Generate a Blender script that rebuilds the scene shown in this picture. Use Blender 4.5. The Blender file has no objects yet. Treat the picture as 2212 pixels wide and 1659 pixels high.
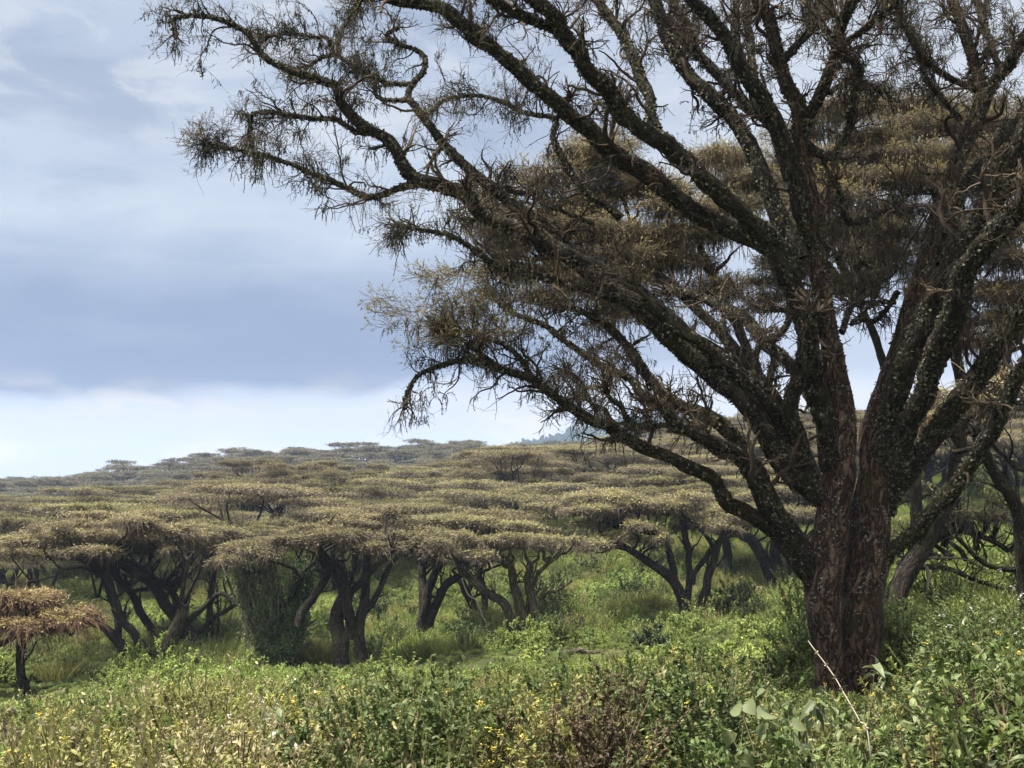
import bpy, math
import numpy as np
R = math.radians
scene = bpy.context.scene
COL = scene.collection

# ------------------------------------------------------------------ camera
F = 2881.0            # focal length in units of a 2212 px wide frame
PITCH = math.atan2(250.0, F)
cam_d = bpy.data.cameras.new('camera')
cam = bpy.data.objects.new('camera', cam_d)
COL.objects.link(cam)
cam_d.sensor_width = 36.0
cam_d.lens = 36.0 * F / 2212.0
cam_d.clip_end = 20000.0
cam_d.clip_start = 0.1
cam.location = (0, 0, 0)
cam.rotation_euler = (math.pi / 2 + PITCH, 0, 0)
scene.camera = cam

# ------------------------------------------------------------------ light
SUN_EL, SUN_AZ = R(64.0), R(-105.0)     # azimuth from +Y (away from the camera), towards +X
sun_dir = np.array([math.sin(SUN_AZ) * math.cos(SUN_EL), math.cos(SUN_AZ) * math.cos(SUN_EL), math.sin(SUN_EL)])
sd = bpy.data.lights.new('sun', 'SUN')
sd.energy = 4.8
sd.angle = R(5.0)
sd.color = (1.0, 0.94, 0.84)
so = bpy.data.objects.new('sun', sd)
COL.objects.link(so)
from mathutils import Vector
so.rotation_euler = Vector(sun_dir).to_track_quat('Z', 'Y').to_euler()
so.location = (0, 0, 60)

scene.view_settings.view_transform = 'Standard'
scene.view_settings.look = 'None'
scene.view_settings.gamma = 1.0
scene.view_settings.exposure = 1.6
scene.render.engine = 'CYCLES'
cy = scene.cycles
cy.max_bounces = 6
cy.diffuse_bounces = 3
cy.glossy_bounces = 2
cy.transmission_bounces = 3
cy.transparent_max_bounces = 8
cy.volume_bounces = 0
cy.use_denoising = True
cy.denoiser = 'OPENIMAGEDENOISE'
cy.denoising_prefilter = 'ACCURATE'
cy.denoising_input_passes = 'RGB_ALBEDO_NORMAL'
cy.caustics_reflective = False
cy.caustics_refractive = False


class NT:
    """small node-tree helper"""
    def __init__(s, tree):
        s.t = tree
        s.n = tree.nodes
        s.l = tree.links

    def node(s, typ, ins=None, **kw):
        n = s.n.new(typ)
        for k, v in kw.items():
            setattr(n, k, v)
        for k, v in (ins or {}).items():
            s.put(n.inputs[k], v)
        return n

    def put(s, sock, v):
        if hasattr(v, 'is_output'):
            s.l.new(v, sock)
        else:
            if isinstance(v, tuple) and len(v) == 3 and sock.type == 'RGBA':
                v = v + (1.0,)
            sock.default_value = v

    def math(s, op, a, b=None, c=None):
        n = s.n.new('ShaderNodeMath')
        n.operation = op
        for i, v in enumerate((a, b, c)):
            if v is not None:
                s.put(n.inputs[i], v)
        return n.outputs[0]

    def mix(s, f, a, b, mode='MIX'):
        n = s.n.new('ShaderNodeMix')
        n.data_type = 'RGBA'
        n.blend_type = mode
        s.put(n.inputs[0], f)
        s.put(n.inputs[6], a)
        s.put(n.inputs[7], b)
        return n.outputs[2]

    def ramp(s, f, stops, interp='LINEAR'):
        n = s.n.new('ShaderNodeValToRGB')
        n.color_ramp.interpolation = interp
        el = n.color_ramp.elements
        while len(el) < len(stops):
            el.new(0.5)
        for e, (p, c) in zip(el, stops):
            e.position = p
            e.color = c if len(c) == 4 else tuple(c) + (1.0,)
        s.put(n.inputs[0], f)
        return n.outputs[0]

    def noise(s, vec, scale, detail=3.0, rough=0.5, dist=0.0):
        n = s.n.new('ShaderNodeTexNoise')
        if vec is not None:
            s.put(n.inputs['Vector'], vec)
        n.inputs['Scale'].default_value = scale
        n.inputs['Detail'].default_value = detail
        n.inputs['Roughness'].default_value = rough
        n.inputs['Distortion'].default_value = dist
        return n.outputs[0]

    def mrange(s, v, a, b, c=0.0, d=1.0, smooth=True):
        n = s.n.new('ShaderNodeMapRange')
        if smooth:
            n.interpolation_type = 'SMOOTHSTEP'
        for i, x in enumerate((v, a, b, c, d)):
            s.put(n.inputs[i], x)
        return n.outputs[0]


def lin(r, g, b):
    f = lambda c: (c / 255.0 / 12.92) if c <= 10 else ((c / 255.0 + 0.055) / 1.055) ** 2.4
    return (f(r), f(g), f(b))


# ------------------------------------------------------------------ sky
world = bpy.data.worlds.new("World")
scene.world = world
world.use_nodes = True
w = NT(world.node_tree)
w.n.clear()
sky = w.node('ShaderNodeTexSky')
sky.sky_type = 'NISHITA'
sky.sun_disc = False
sky.sun_elevation = SUN_EL
sky.sun_rotation = SUN_AZ
tc = w.node('ShaderNodeTexCoord').outputs['Generated']
sep = w.node('ShaderNodeSeparateXYZ', {0: tc})
dx, dy, dz = sep.outputs
# cloud layer seen in perspective: stretched along the horizon
el = w.math('ARCSINE', dz)                                            # elevation in radians
az = w.math('ARCTAN2', dx, dy)
comb = w.node('ShaderNodeCombineXYZ', {0: az, 1: w.math('MULTIPLY', el, 2.2), 2: 3.7})
cv = comb.outputs[0]
n1 = w.noise(cv, 5.0, 5.0, 0.55, 0.4)
n2 = w.noise(w.node('ShaderNodeVectorMath', {0: cv, 1: (4.2, 1.3, 0.0)}, operation='ADD').outputs[0], 12.0, 4.0, 0.55, 0.3)
cvs = w.node('ShaderNodeCombineXYZ', {0: az, 1: w.math('MULTIPLY', el, 6.0), 2: 1.1}).outputs[0]
n3 = w.noise(cvs, 6.0, 5.0, 0.5, 0.2)
warp = w.math('ADD', w.math('MULTIPLY', w.math('SUBTRACT', n1, 0.5), 0.11),
              w.math('MULTIPLY', w.math('SUBTRACT', n2, 0.5), 0.030))
lowgate = w.mrange(el, 0.02, 0.22, 0.35, 1.0)
tilt = w.math('MULTIPLY', w.mrange(az, -0.40, 0.02, 0.0, 1.0), -0.014)
e2 = w.math('ADD', w.math('ADD', el, w.math('MULTIPLY', warp, lowgate)), tilt)
t = w.math('DIVIDE', e2, 0.45)
cloud = w.ramp(t, [
    (0.00, lin(228, 232, 240)), (0.075, lin(219, 226, 238)), (0.135, lin(226, 230, 237)),
    (0.158, lin(203, 214, 231)), (0.180, lin(112, 134, 172)), (0.225, lin(116, 138, 175)),
    (0.31, lin(140, 160, 192)), (0.40, lin(182, 197, 219)), (0.46, lin(211, 223, 237)),
    (0.53, lin(197, 211, 230)), (0.60, lin(209, 221, 236)), (0.70, lin(190, 205, 226)), (0.82, lin(200, 213, 231)),
    (1.0, lin(205, 216, 232))])
puff = w.mrange(n3, 0.50, 0.66, 0.0, 0.62)
puff = w.math('MULTIPLY', puff, w.mrange(el, 0.15, 0.24, 0.15, 1.0))
cloud = w.mix(puff, cloud, lin(224, 231, 240))
grey = w.math('MULTIPLY', w.mrange(n1, 0.52, 0.38, 0.0, 0.62), w.mrange(el, 0.20, 0.28, 0.0, 1.0))
cloud = w.mix(grey, cloud, lin(150, 168, 197))
n4 = w.noise(w.node('ShaderNodeVectorMath', {0: cv, 1: (1.7, 8.3, 2.0)}, operation='ADD').outputs[0], 9.0, 6.0, 0.6, 0.6)
upg = w.mrange(el, 0.17, 0.27, 0.0, 1.0)
cloud = w.mix(w.math('MULTIPLY', w.mrange(n4, 0.50, 0.64, 0.0, 0.65), upg), cloud, lin(229, 235, 242))
cloud = w.mix(w.math('MULTIPLY', w.mrange(n4, 0.47, 0.33, 0.0, 0.60), upg), cloud, lin(157, 174, 199))
# paler towards the right of the view and warm patches near the horizon
cloud = w.mix(w.mrange(az, -0.06, 0.24, 0.0, 0.62), cloud, lin(224, 231, 241))
warm = w.math('MULTIPLY', w.mrange(n2, 0.47, 0.66, 0.0, 0.9), w.mrange(el, 0.105, 0.045, 0.0, 1.0))
cloud = w.mix(warm, cloud, lin(255, 240, 214))
# cloud overhead, out of frame, is raised in brightness to lift the ambient light
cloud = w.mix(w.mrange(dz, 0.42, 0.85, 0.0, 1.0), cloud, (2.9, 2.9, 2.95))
# unseen white fill added to the sky behind the viewer, lights camera-facing sides
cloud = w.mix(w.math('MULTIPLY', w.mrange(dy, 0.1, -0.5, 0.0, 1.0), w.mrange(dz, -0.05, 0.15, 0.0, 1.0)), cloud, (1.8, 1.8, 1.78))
cloud = w.node('ShaderNodeHueSaturation', {'Color': cloud, 'Saturation': 0.90}).outputs[0]
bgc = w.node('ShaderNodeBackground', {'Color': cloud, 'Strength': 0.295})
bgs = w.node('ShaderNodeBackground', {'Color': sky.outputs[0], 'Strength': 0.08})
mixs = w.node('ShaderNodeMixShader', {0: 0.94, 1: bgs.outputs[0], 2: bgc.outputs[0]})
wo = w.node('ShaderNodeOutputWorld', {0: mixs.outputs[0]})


# ------------------------------------------------------------------ camera rays -> points
CP, SP = math.cos(PITCH), math.sin(PITCH)


def at(vx, vy, Y):
    """point at depth Y (metres along +Y) that the frame shows at (vx, vy) of 2212 x 1659"""
    x = (vx - 1106.0) / F
    yc = (829.5 - vy) / F
    t = Y / (CP - yc * SP)
    return np.array([x * t, Y, (SP + yc * CP) * t])


# ------------------------------------------------------------------ terrain
GY = [2, 8, 15, 25, 40, 60, 85, 110, 150, 200, 260, 330, 420, 520, 620, 720, 1000, 2000, 9000]
GU = [0, 700, 1300, 1600, 2000]
GT = np.array([
    [-2.2, -2.8, -3.7, -5.0, -7.0, -9.0, -11.0, -11.8, -11.0, -8.5, -9.5, -12.0, -12, -5, 1, -5, -30, -60, -90],
    [-2.2, -2.7, -3.4, -4.4, -6.2, -8.2, -10.2, -10.0, -7.0, -3.2, -3.6, -6.0, -7, 6, 15, 8, -20, -60, -90],
    [-2.1, -2.6, -3.2, -4.2, -5.6, -7.4, -9.0, -8.2, -4.6, 0.2, 1.5, 1.0, 2, 11, 17, 12, -15, -60, -90],
    [-2.1, -2.5, -3.1, -4.0, -5.2, -6.8, -8.3, -7.9, -3.2, 3.0, 6.5, 8.0, 10, 12, 12, 8, -15, -60, -90],
    [-2.0, -2.3, -2.9, -3.7, -4.2, -4.4, -3.6, -2.4, 0.5, 5.0, 10.0, 14.0, 16, 14, 12, 8, -15, -60, -90]])


def ground(X, Y):
    X = np.asarray(X, float)
    Y = np.asarray(Y, float)
    u = 1106 + F * X / np.maximum(Y, 18.0)
    u = np.clip(u, -600, 2900)
    ly = np.log(np.maximum(Y, 2.0))
    cols = np.stack([np.interp(ly, np.log(GY), g) for g in GT])
    uu = np.clip(u, 0, 2000)
    i = np.clip(np.searchsorted(GU, uu, side='right') - 1, 0, len(GU) - 2)
    g = np.array(GU, float)
    f = (uu - g[i]) / (g[i + 1] - g[i])
    f = f * f * (3 - 2 * f)
    idx = np.arange(cols.shape[1]) if cols.ndim == 2 else None
    if cols.ndim == 2:
        z = cols[i, idx] * (1 - f) + cols[i + 1, idx] * f
    else:
        z = cols[i] * (1 - f) + cols[i + 1] * f
    z = z + (0.12 * np.sin(X * 0.9 + Y * 0.31) + 0.10 * np.sin(Y * 0.77 - X * 0.42)) * np.clip(Y / 20, 0.2, 2.5)
    # the wooded blue hill, far off
    z = z + 214 * np.exp(-((X - 330) / 560.0) ** 2 - ((Y - 2600) / 480.0) ** 2)
    return z


def gz(x, y):
    return float(ground(np.array([x]), np.array([y]))[0])


# ------------------------------------------------------------------ mesh builder
class Geo:
    def __init__(s):
        s.v, s.q, s.m, s.r, s.uv, s.sm = [], [], [], [], [], []
        s.n = 0

    def add(s, v, q, mat=0, rnd=None, uv=None, smooth=False):
        """v (N,3), q (M,4) quads; rnd per vertex in 0..1; uv per vertex (N,2)"""
        v = np.asarray(v, np.float32).reshape(-1, 3)
        q = np.asarray(q, np.int64).reshape(-1, 4)
        s.v.append(v)
        s.q.append(q + s.n)
        s.m.append(np.full(len(q), mat, np.int32))
        s.r.append(np.zeros(len(v), np.float32) if rnd is None else np.asarray(rnd, np.float32))
        s.uv.append(np.zeros((len(v), 2), np.float32) if uv is None else np.asarray(uv, np.float32))
        s.sm.append(np.full(len(q), smooth, bool))
        s.n += len(v)

    def empty(s):
        return s.n == 0

    def mesh(s, name, mats):
        me = bpy.data.meshes.new(name)
        V = np.concatenate(s.v)
        Q = np.concatenate(s.q)
        me.vertices.add(len(V))
        me.vertices.foreach_set('co', V.ravel())
        me.loops.add(Q.size)
        me.loops.foreach_set('vertex_index', Q.ravel().astype(np.int32))
        me.polygons.add(len(Q))
        me.polygons.foreach_set('loop_start', np.arange(0, Q.size, 4, dtype=np.int32))
        me.polygons.foreach_set('loop_total', np.full(len(Q), 4, np.int32))
        me.polygons.foreach_set('material_index', np.concatenate(s.m))
        me.polygons.foreach_set('use_smooth', np.concatenate(s.sm))
        a = me.attributes.new('rnd', 'FLOAT', 'POINT')
        a.data.foreach_set('value', np.concatenate(s.r))
        uvl = me.uv_layers.new(name='UVMap')
        uvl.data.foreach_set('uv', np.concatenate(s.uv)[Q.ravel()].ravel())
        for m in mats:
            me.materials.append(m)
        me.update(calc_edges=True)
        return me

    def build(s, name, mats, parent=None):
        if not isinstance(mats, (list, tuple)):
            mats = [mats]
        o = bpy.data.objects.new(name, s.mesh(name, mats))
        COL.objects.link(o)
        if parent is not None:
            o.parent = parent
        return o


def unit(a):
    return a / np.maximum(np.linalg.norm(a, axis=-1, keepdims=True), 1e-9)


def tubes(g, P, Rr, sides=3, mat=0, rnd=None, knob=0.0, rng=None, groove=0.0, uvs=1.0):
    """P (M,K,3) polylines, Rr (M,K) radii"""
    P = np.asarray(P, float)
    Rr = np.asarray(Rr, float)
    if P.ndim == 2:
        P = P[None]
        Rr = Rr[None]
    M, K, _ = P.shape
    if M == 0:
        return
    T = np.gradient(P, axis=1)
    T = unit(T)
    mean = unit(P[:, -1] - P[:, 0])
    ref = np.where(np.abs(mean[:, 2:3]) < 0.75, np.array([0, 0, 1.0]), np.array([0, 1.0, 0.2]))
    A = unit(np.cross(T, ref[:, None, :]))
    B = np.cross(T, A)
    th = np.arange(sides) / sides * 2 * math.pi
    rad = Rr[:, :, None] * np.ones(sides)
    if knob > 0:
        L = np.concatenate([np.zeros((M, 1)), np.cumsum(np.linalg.norm(np.diff(P, axis=1), axis=2), axis=1)], 1)
        s = L / np.maximum(Rr.max(axis=1, keepdims=True), 1e-4)
        k = np.zeros_like(rad)
        for (ka, kl, am) in ((1, 0.55, .5), (2, 0.9, .45), (3, 1.3, .35), (2, 2.1, .3), (5, 1.7, .25), (4, 3.1, .2), (7, 2.6, .16)):
            ph = rng.uniform(0, 6.28, (M, 1, 1))
            ph2 = rng.uniform(0, 6.28, (M, 1, 1))
            k += am * np.sin(ka * th + ph + 0.8 * np.sin(s[:, :, None] * kl * 0.4 + ph2)) * np.cos(s[:, :, None] * kl + ph2)
        rad = rad * (1 + knob * k)
        if groove > 0:
            ph = rng.uniform(0, 6.28, (M, 1, 1))
            rad = rad * (1 + groove * np.sin(6 * th + ph + 0.35 * s[:, :, None]) + groove * .7 * np.sin(11 * th - ph + .2 * s[:, :, None]))
    V = P[:, :, None, :] + rad[..., None] * (np.cos(th)[:, None] * A[:, :, None, :] + np.sin(th)[:, None] * B[:, :, None, :])
    idx = np.arange(M * K * sides).reshape(M, K, sides)
    a = idx[:, :-1, :]
    b = idx[:, 1:, :]
    q = np.stack([a, np.roll(a, -1, 2), np.roll(b, -1, 2), b], -1)
    uv = None
    if uvs:
        L = np.concatenate([np.zeros((M, 1)), np.cumsum(np.linalg.norm(np.diff(P, axis=1), axis=2), axis=1)], 1)
        U = np.abs(th / math.pi - 1)[None, None, :] * np.maximum(Rr.mean(axis=1), 0.01)[:, None, None] * 3.1 * np.ones((M, K, 1))
        uv = np.stack([U, L[:, :, None] * np.ones(sides)], -1).reshape(-1, 2)
    if rnd is None:
        r = None
    else:
        r = np.repeat(np.asarray(rnd, np.float32).reshape(M), K * sides)
    g.add(V, q, mat, r, uv, smooth=True)


def leaves(g, C, D, N, Ln, Wd, mat=0, rnd=None, fold=0.0, curl=0.0):
    """leaf blades: base C, direction D, normal N; each is one rhombic quad, or two folded quads"""
    C = np.asarray(C, float)
    M = len(C)
    if M == 0:
        return
    D = unit(D)
    S = unit(np.cross(D, N))
    Nn = np.cross(S, D)
    Ln = np.broadcast_to(np.asarray(Ln, float), (M,))[:, None]
    Wd = np.broadcast_to(np.asarray(Wd, float), (M,))[:, None]
    rnd = np.zeros(M) if rnd is None else rnd
    if fold == 0 and curl == 0:
        V = np.stack([C, C + D * Ln * .45 - S * Wd * .5, C + D * Ln, C + D * Ln * .45 + S * Wd * .5], 1)
        q = np.arange(M * 4).reshape(M, 4)
        g.add(V.reshape(-1, 3), q, mat, np.repeat(rnd, 4))
    else:
        tip = C + D * Ln - Nn * Ln * curl
        m1 = C + D * Ln * .30 + Nn * Ln * curl * 0.18
        m2 = C + D * Ln * .68 - Nn * Ln * curl * .30
        l1 = C + D * Ln * .28 - S * Wd * .46 + Nn * Wd * fold + Nn * Ln * curl * 0.15
        r1 = C + D * Ln * .28 + S * Wd * .46 + Nn * Wd * fold + Nn * Ln * curl * 0.15
        l2 = C + D * Ln * .66 - S * Wd * .36 + Nn * Wd * fold * .8 - Nn * Ln * curl * .30
        r2 = C + D * Ln * .66 + S * Wd * .36 + Nn * Wd * fold * .8 - Nn * Ln * curl * .30
        V = np.stack([C, l1, m1, r1, l2, m2, r2, tip], 1)
        o = (np.arange(M) * 8)[:, None]
        q = np.concatenate([o + np.array([[0, 2, 4, 1]]), o + np.array([[2, 5, 7, 4]]), o + np.array([[0, 3, 6, 2]]), o + np.array([[2, 6, 7, 5]])])
        g.add(V.reshape(-1, 3), q, mat, np.repeat(rnd, 8))


def rvec(rng, n):
    return unit(rng.normal(size=(n, 3)))


def spawn(rng, P, Rr, n, tmin=0.15, tmax=1.0, L=(0.5, 1.0), K=5, rad=(0.4, 0.1), out=1.0, up=0.2, fwd=0.6, wig=0.35, rmin=0.002, sag=0.0, tip_bias=1.0):
    """children of the polylines P (M,K0,3): n branches in total, crooked random walks"""
    M, K0, _ = P.shape
    i = rng.integers(0, M, n)
    t = tmin + (tmax - tmin) * rng.random(n) ** tip_bias
    f = np.clip(t * (K0 - 1), 0, K0 - 1.001)
    k = f.astype(int)
    fr = (f - k)[:, None]
    p = P[i, k] * (1 - fr) + P[i, k + 1] * fr
    r = Rr[i, k] * (1 - fr[:, 0]) + Rr[i, k + 1] * fr[:, 0]
    tan = unit(P[i, k + 1] - P[i, k])
    d = unit(tan * fwd + rvec(rng, n) * out + np.array([0, 0, up]))
    ln = rng.uniform(L[0], L[1], n) * (1.1 - 0.5 * t)
    step = (ln / (K - 1))[:, None]
    pts = [p]
    for j in range(K - 1):
        d = unit(d + rvec(rng, n) * wig + np.array([0, 0, up * 0.25 - sag]))
        p = p + d * step
        pts.append(p)
    Q = np.stack(pts, 1)
    r0 = np.maximum(r * rad[0], rmin)
    r1 = np.maximum(r * rad[1], rmin * 0.6)
    w_ = np.linspace(0, 1, K)
    return Q, r0[:, None] * (1 - w_) + r1[:, None] * w_


def sample(rng, P, n, tmin=0.0, tmax=1.0):
    M, K0, _ = P.shape
    i = rng.integers(0, M, n)
    f = np.clip((tmin + (tmax - tmin) * rng.random(n)) * (K0 - 1), 0, K0 - 1.001)
    k = f.astype(int)
    fr = (f - k)[:, None]
    return P[i, k] * (1 - fr) + P[i, k + 1] * fr, unit(P[i, k + 1] - P[i, k]), i


def resample(P, n):
    """smooth (Catmull-Rom) resampling of a polyline with extra columns"""
    P = np.asarray(P, float)
    Q = np.concatenate([2 * P[:1] - P[1:2], P, 2 * P[-1:] - P[-2:-1]])
    d = np.concatenate([[0], np.cumsum(np.linalg.norm(np.diff(P[:, :3], axis=0), axis=1))])
    s = np.interp(np.linspace(0, d[-1], n), d, np.arange(len(P)))
    k = np.clip(s.astype(int), 0, len(P) - 2)
    t = (s - k)[:, None]
    a, b, c, e = Q[k], Q[k + 1], Q[k + 2], Q[k + 3]
    return 0.5 * (2 * b + (c - a) * t + (2 * a - 5 * b + 4 * c - e) * t ** 2 + (3 * b - a - 3 * c + e) * t ** 3)


def empty(name, loc, label, cat, group=None):
    o = bpy.data.objects.new(name, None)
    COL.objects.link(o)
    o.empty_display_size = 0.5
    o.location = tuple(float(c) for c in loc)
    return tag(o, label, cat, group)


def tag(o, label, cat, group=None, kind=None):
    if label:
        o['label'] = label
    if cat:
        o['category'] = cat
    if group:
        o['group'] = group
    if kind:
        o['kind'] = kind
    return o


# ------------------------------------------------------------------ materials
def leaf_mat(name, stops, trans=0.35, rough=0.55, objvar=0.0, hue2=None, spec=0.25):
    """leaf with per-blade colour; stops over the blade's own random value"""
    m = bpy.data.materials.new(name)
    m.use_nodes = True
    t = NT(m.node_tree)
    t.n.clear()
    a = t.node('ShaderNodeAttribute', attribute_name='rnd').outputs['Fac']
    c = t.ramp(a, stops)
    if objvar > 0:
        oi = t.node('ShaderNodeObjectInfo').outputs['Random']
        c = t.mix(t.mrange(oi, 0.0, 1.0, 0.0, objvar, False), c, hue2)
        hs = t.node('ShaderNodeHueSaturation', {'Color': c, 'Value': t.mrange(t.math('FRACT', t.math('MULTIPLY', oi, 7.31)), 0, 1, 0.62, 1.22, False)})
        c = hs.outputs[0]
    p = t.node('ShaderNodeBsdfPrincipled', {'Base Color': c, 'Roughness': rough, 'Specular IOR Level': spec})
    tr = t.node('ShaderNodeBsdfTranslucent', {'Color': c})
    mx = t.node('ShaderNodeMixShader', {0: trans, 1: p.outputs[0], 2: tr.outputs[0]})
    t.node('ShaderNodeOutputMaterial', {0: mx.outputs[0]})
    return m


def bark_mat(name, dark, mid, lichen=(0.2, 0.21, 0.15), lich_amt=0.5, moss=(0.045, 0.05, 0.012), moss_amt=0.4, scale=1.0, bump=1.0):
    m = bpy.data.materials.new(name)
    m.use_nodes = True
    t = NT(m.node_tree)
    t.n.clear()
    uv = t.node('ShaderNodeUVMap').outputs[0]
    pos = t.node('ShaderNodeNewGeometry').outputs['Position']
    mp = t.node('ShaderNodeMapping', {0: uv, 3: (12.0 * scale, 2.6 * scale, 1.0)}).outputs[0]
    fis = t.noise(mp, 1.0, 5.0, 0.62, 0.9)
    pl = t.noise(pos, 9.0 * scale, 4.0, 0.6)
    crev = t.mrange(t.math('ABSOLUTE', t.math('SUBTRACT', fis, 0.5)), 0.0, 0.085)
    base = t.mix(crev, dark, mid)
    base = t.mix(t.mrange(fis, 0.5, 0.66, 0.0, 0.35), base, tuple(c * 1.7 for c in mid))
    base = t.mix(t.mrange(pl, 0.35, 0.7, 0.0, 0.5), base, tuple(c * 1.6 for c in dark))
    mo = t.noise(pos, 1.3 * scale, 4.0, 0.6)
    base = t.mix(t.mrange(mo, 0.62 - 0.22 * moss_amt, 0.72, 0.0, 0.85), base, moss)
    wv = t.node('ShaderNodeTexNoise', {'Vector': pos, 'Scale': 11.0 * scale, 'Detail': 3.0})
    pv = t.node('ShaderNodeVectorMath', {0: pos, 1: t.node('ShaderNodeVectorMath', {0: wv.outputs['Color'], 1: (.10, .10, .10)}, operation='MULTIPLY').outputs[0]}, operation='ADD').outputs[0]
    vo = t.node('ShaderNodeTexVoronoi', {'Vector': pv, 'Scale': 17.0 * scale}, feature='F1')
    ln = t.noise(pos, 3.0 * scale, 3.0, 0.6)
    lf = t.math('MULTIPLY', t.mrange(t.math('ADD', vo.outputs['Distance'], t.math('MULTIPLY', t.noise(pos, 50 * scale, 2.0), 0.25)), 0.50, 0.38),
                t.mrange(ln, 0.60 - 0.22 * lich_amt, 0.66 - 0.12 * lich_amt))
    vcol = t.node('ShaderNodeSeparateColor', {0: vo.outputs['Color']}).outputs[0]
    lcol = t.mix(vcol, tuple(c * 0.30 for c in lichen), tuple(c * 1.0 for c in lichen))
    base = t.mix(lf, base, lcol)
    h = t.math('ADD', t.math('MULTIPLY', crev, 0.9), t.math('ADD', t.math('MULTIPLY', pl, 0.5), t.math('MULTIPLY', lf, 0.25)))
    b = t.node('ShaderNodeBump', {'Height': h, 'Strength': 0.9, 'Distance': 0.05 * bump})
    p = t.node('ShaderNodeBsdfPrincipled', {'Base Color': base, 'Roughness': 0.9, 'Specular IOR Level': 0.15, 'Normal': b.outputs[0]})
    t.node('ShaderNodeOutputMaterial', {0: p.outputs[0]})
    return m


def flat_mat(name, stops, rough=0.85):
    m = bpy.data.materials.new(name)
    m.use_nodes = True
    t = NT(m.node_tree)
    t.n.clear()
    a = t.node('ShaderNodeAttribute', attribute_name='rnd').outputs['Fac']
    pos = t.node('ShaderNodeNewGeometry').outputs['Position']
    c = t.ramp(t.math('ADD', t.math('MULTIPLY', a, 0.7), t.math('MULTIPLY', t.noise(pos, 14.0, 3.0), 0.3)), stops)
    p = t.node('ShaderNodeBsdfPrincipled', {'Base Color': c, 'Roughness': rough, 'Specular IOR Level': 0.15})
    t.node('ShaderNodeOutputMaterial', {0: p.outputs[0]})
    return m


M = {}
M['bark_big'] = bark_mat('bark_reddish_brown', (0.013, 0.009, 0.007), (0.088, 0.058, 0.042), (0.30, 0.30, 0.25), 0.5, (0.045, 0.044, 0.013), 0.4, 1.0)
M['bark_limb'] = bark_mat('bark_dark_lichened', (0.007, 0.006, 0.005), (0.033, 0.026, 0.019), (0.13, 0.135, 0.09), 0.75, (0.032, 0.032, 0.009), 0.7, 1.15)
M['bark_mid'] = bark_mat('bark_grey_brown', (0.012, 0.010, 0.008), (0.040, 0.032, 0.025), (0.14, 0.135, 0.10), 0.25, (0.04, 0.045, 0.015), 0.4, 0.6, 1.6)
M['bark_moss'] = bark_mat('bark_mossy_pale', (0.03, 0.024, 0.017), (0.13, 0.11, 0.075), (0.22, 0.20, 0.12), 0.5, (0.08, 0.075, 0.025), 0.8, 0.6, 1.6)
M['twig'] = flat_mat('twig_brown', [(0, (0.018, 0.013, 0.009)), (0.5, (0.050, 0.036, 0.024)), (1, (0.10, 0.075, 0.05))])
M['twig_pale'] = flat_mat('twig_pale', [(0, (0.10, 0.08, 0.055)), (0.5, (0.2, 0.17, 0.125)), (1, (0.33, 0.29, 0.22))])
M['dead'] = flat_mat('dead_wood_pale', [(0, (0.12, 0.10, 0.08)), (0.5, (0.28, 0.25, 0.2)), (1, (0.42, 0.38, 0.3))])
M['beard'] = leaf_mat('hanging_lichen_dark', [(0, (0.012, 0.011, 0.008)), (0.7, (0.035, 0.032, 0.022)), (1, (0.085, 0.08, 0.055))], 0.12, 0.9)
M['flake'] = leaf_mat('leafy_lichen', [(0, (0.022, 0.021, 0.013)), (0.45, (0.045, 0.043, 0.025)), (0.85, (0.095, 0.095, 0.06)), (1, (0.17, 0.17, 0.125))], 0.08, 0.9)
M['acacia_leaf'] = leaf_mat('acacia_leaf', [(0, (0.055, 0.045, 0.018)), (0.5, (0.115, 0.098, 0.034)), (1, (0.2, 0.17, 0.065))], 0.4, 0.6)
M['gold_top'] = leaf_mat('crown_leaf_gold', [(0, (0.13, 0.095, 0.045)), (0.5, (0.225, 0.18, 0.072)), (1, (0.33, 0.28, 0.11))], 0.3, 0.7)
M['rust_low'] = leaf_mat('crown_twig_rust', [(0, (0.06, 0.034, 0.02)), (0.5, (0.14, 0.085, 0.05)), (1, (0.23, 0.155, 0.095))], 0.15, 0.9)
M['silver'] = leaf_mat('leaf_silvery', [(0, (0.2, 0.2, 0.17)), (1, (0.42, 0.42, 0.38))], 0.2, 0.7)
M['ridge_top'] = leaf_mat('crown_leaf_grey_green', [(0, (0.07, 0.072, 0.04)), (0.5, (0.12, 0.122, 0.062)), (1, (0.18, 0.178, 0.09))], 0.25, 0.7)
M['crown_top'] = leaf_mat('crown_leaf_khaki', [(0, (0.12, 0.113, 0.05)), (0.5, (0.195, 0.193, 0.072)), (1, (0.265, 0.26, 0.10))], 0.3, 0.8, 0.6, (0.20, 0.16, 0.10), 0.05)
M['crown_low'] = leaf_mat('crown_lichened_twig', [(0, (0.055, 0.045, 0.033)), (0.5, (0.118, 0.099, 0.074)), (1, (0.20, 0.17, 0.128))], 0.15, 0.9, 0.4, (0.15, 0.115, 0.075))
M['brown_top'] = leaf_mat('crown_leaf_brown', [(0, (0.13, 0.108, 0.054)), (0.5, (0.235, 0.20, 0.095)), (1, (0.34, 0.30, 0.14))], 0.3, 0.7)
M['brown_low'] = leaf_mat('crown_twig_brown', [(0, (0.04, 0.029, 0.019)), (0.5, (0.10, 0.076, 0.05)), (1, (0.19, 0.15, 0.10))], 0.15, 0.9)

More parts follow.
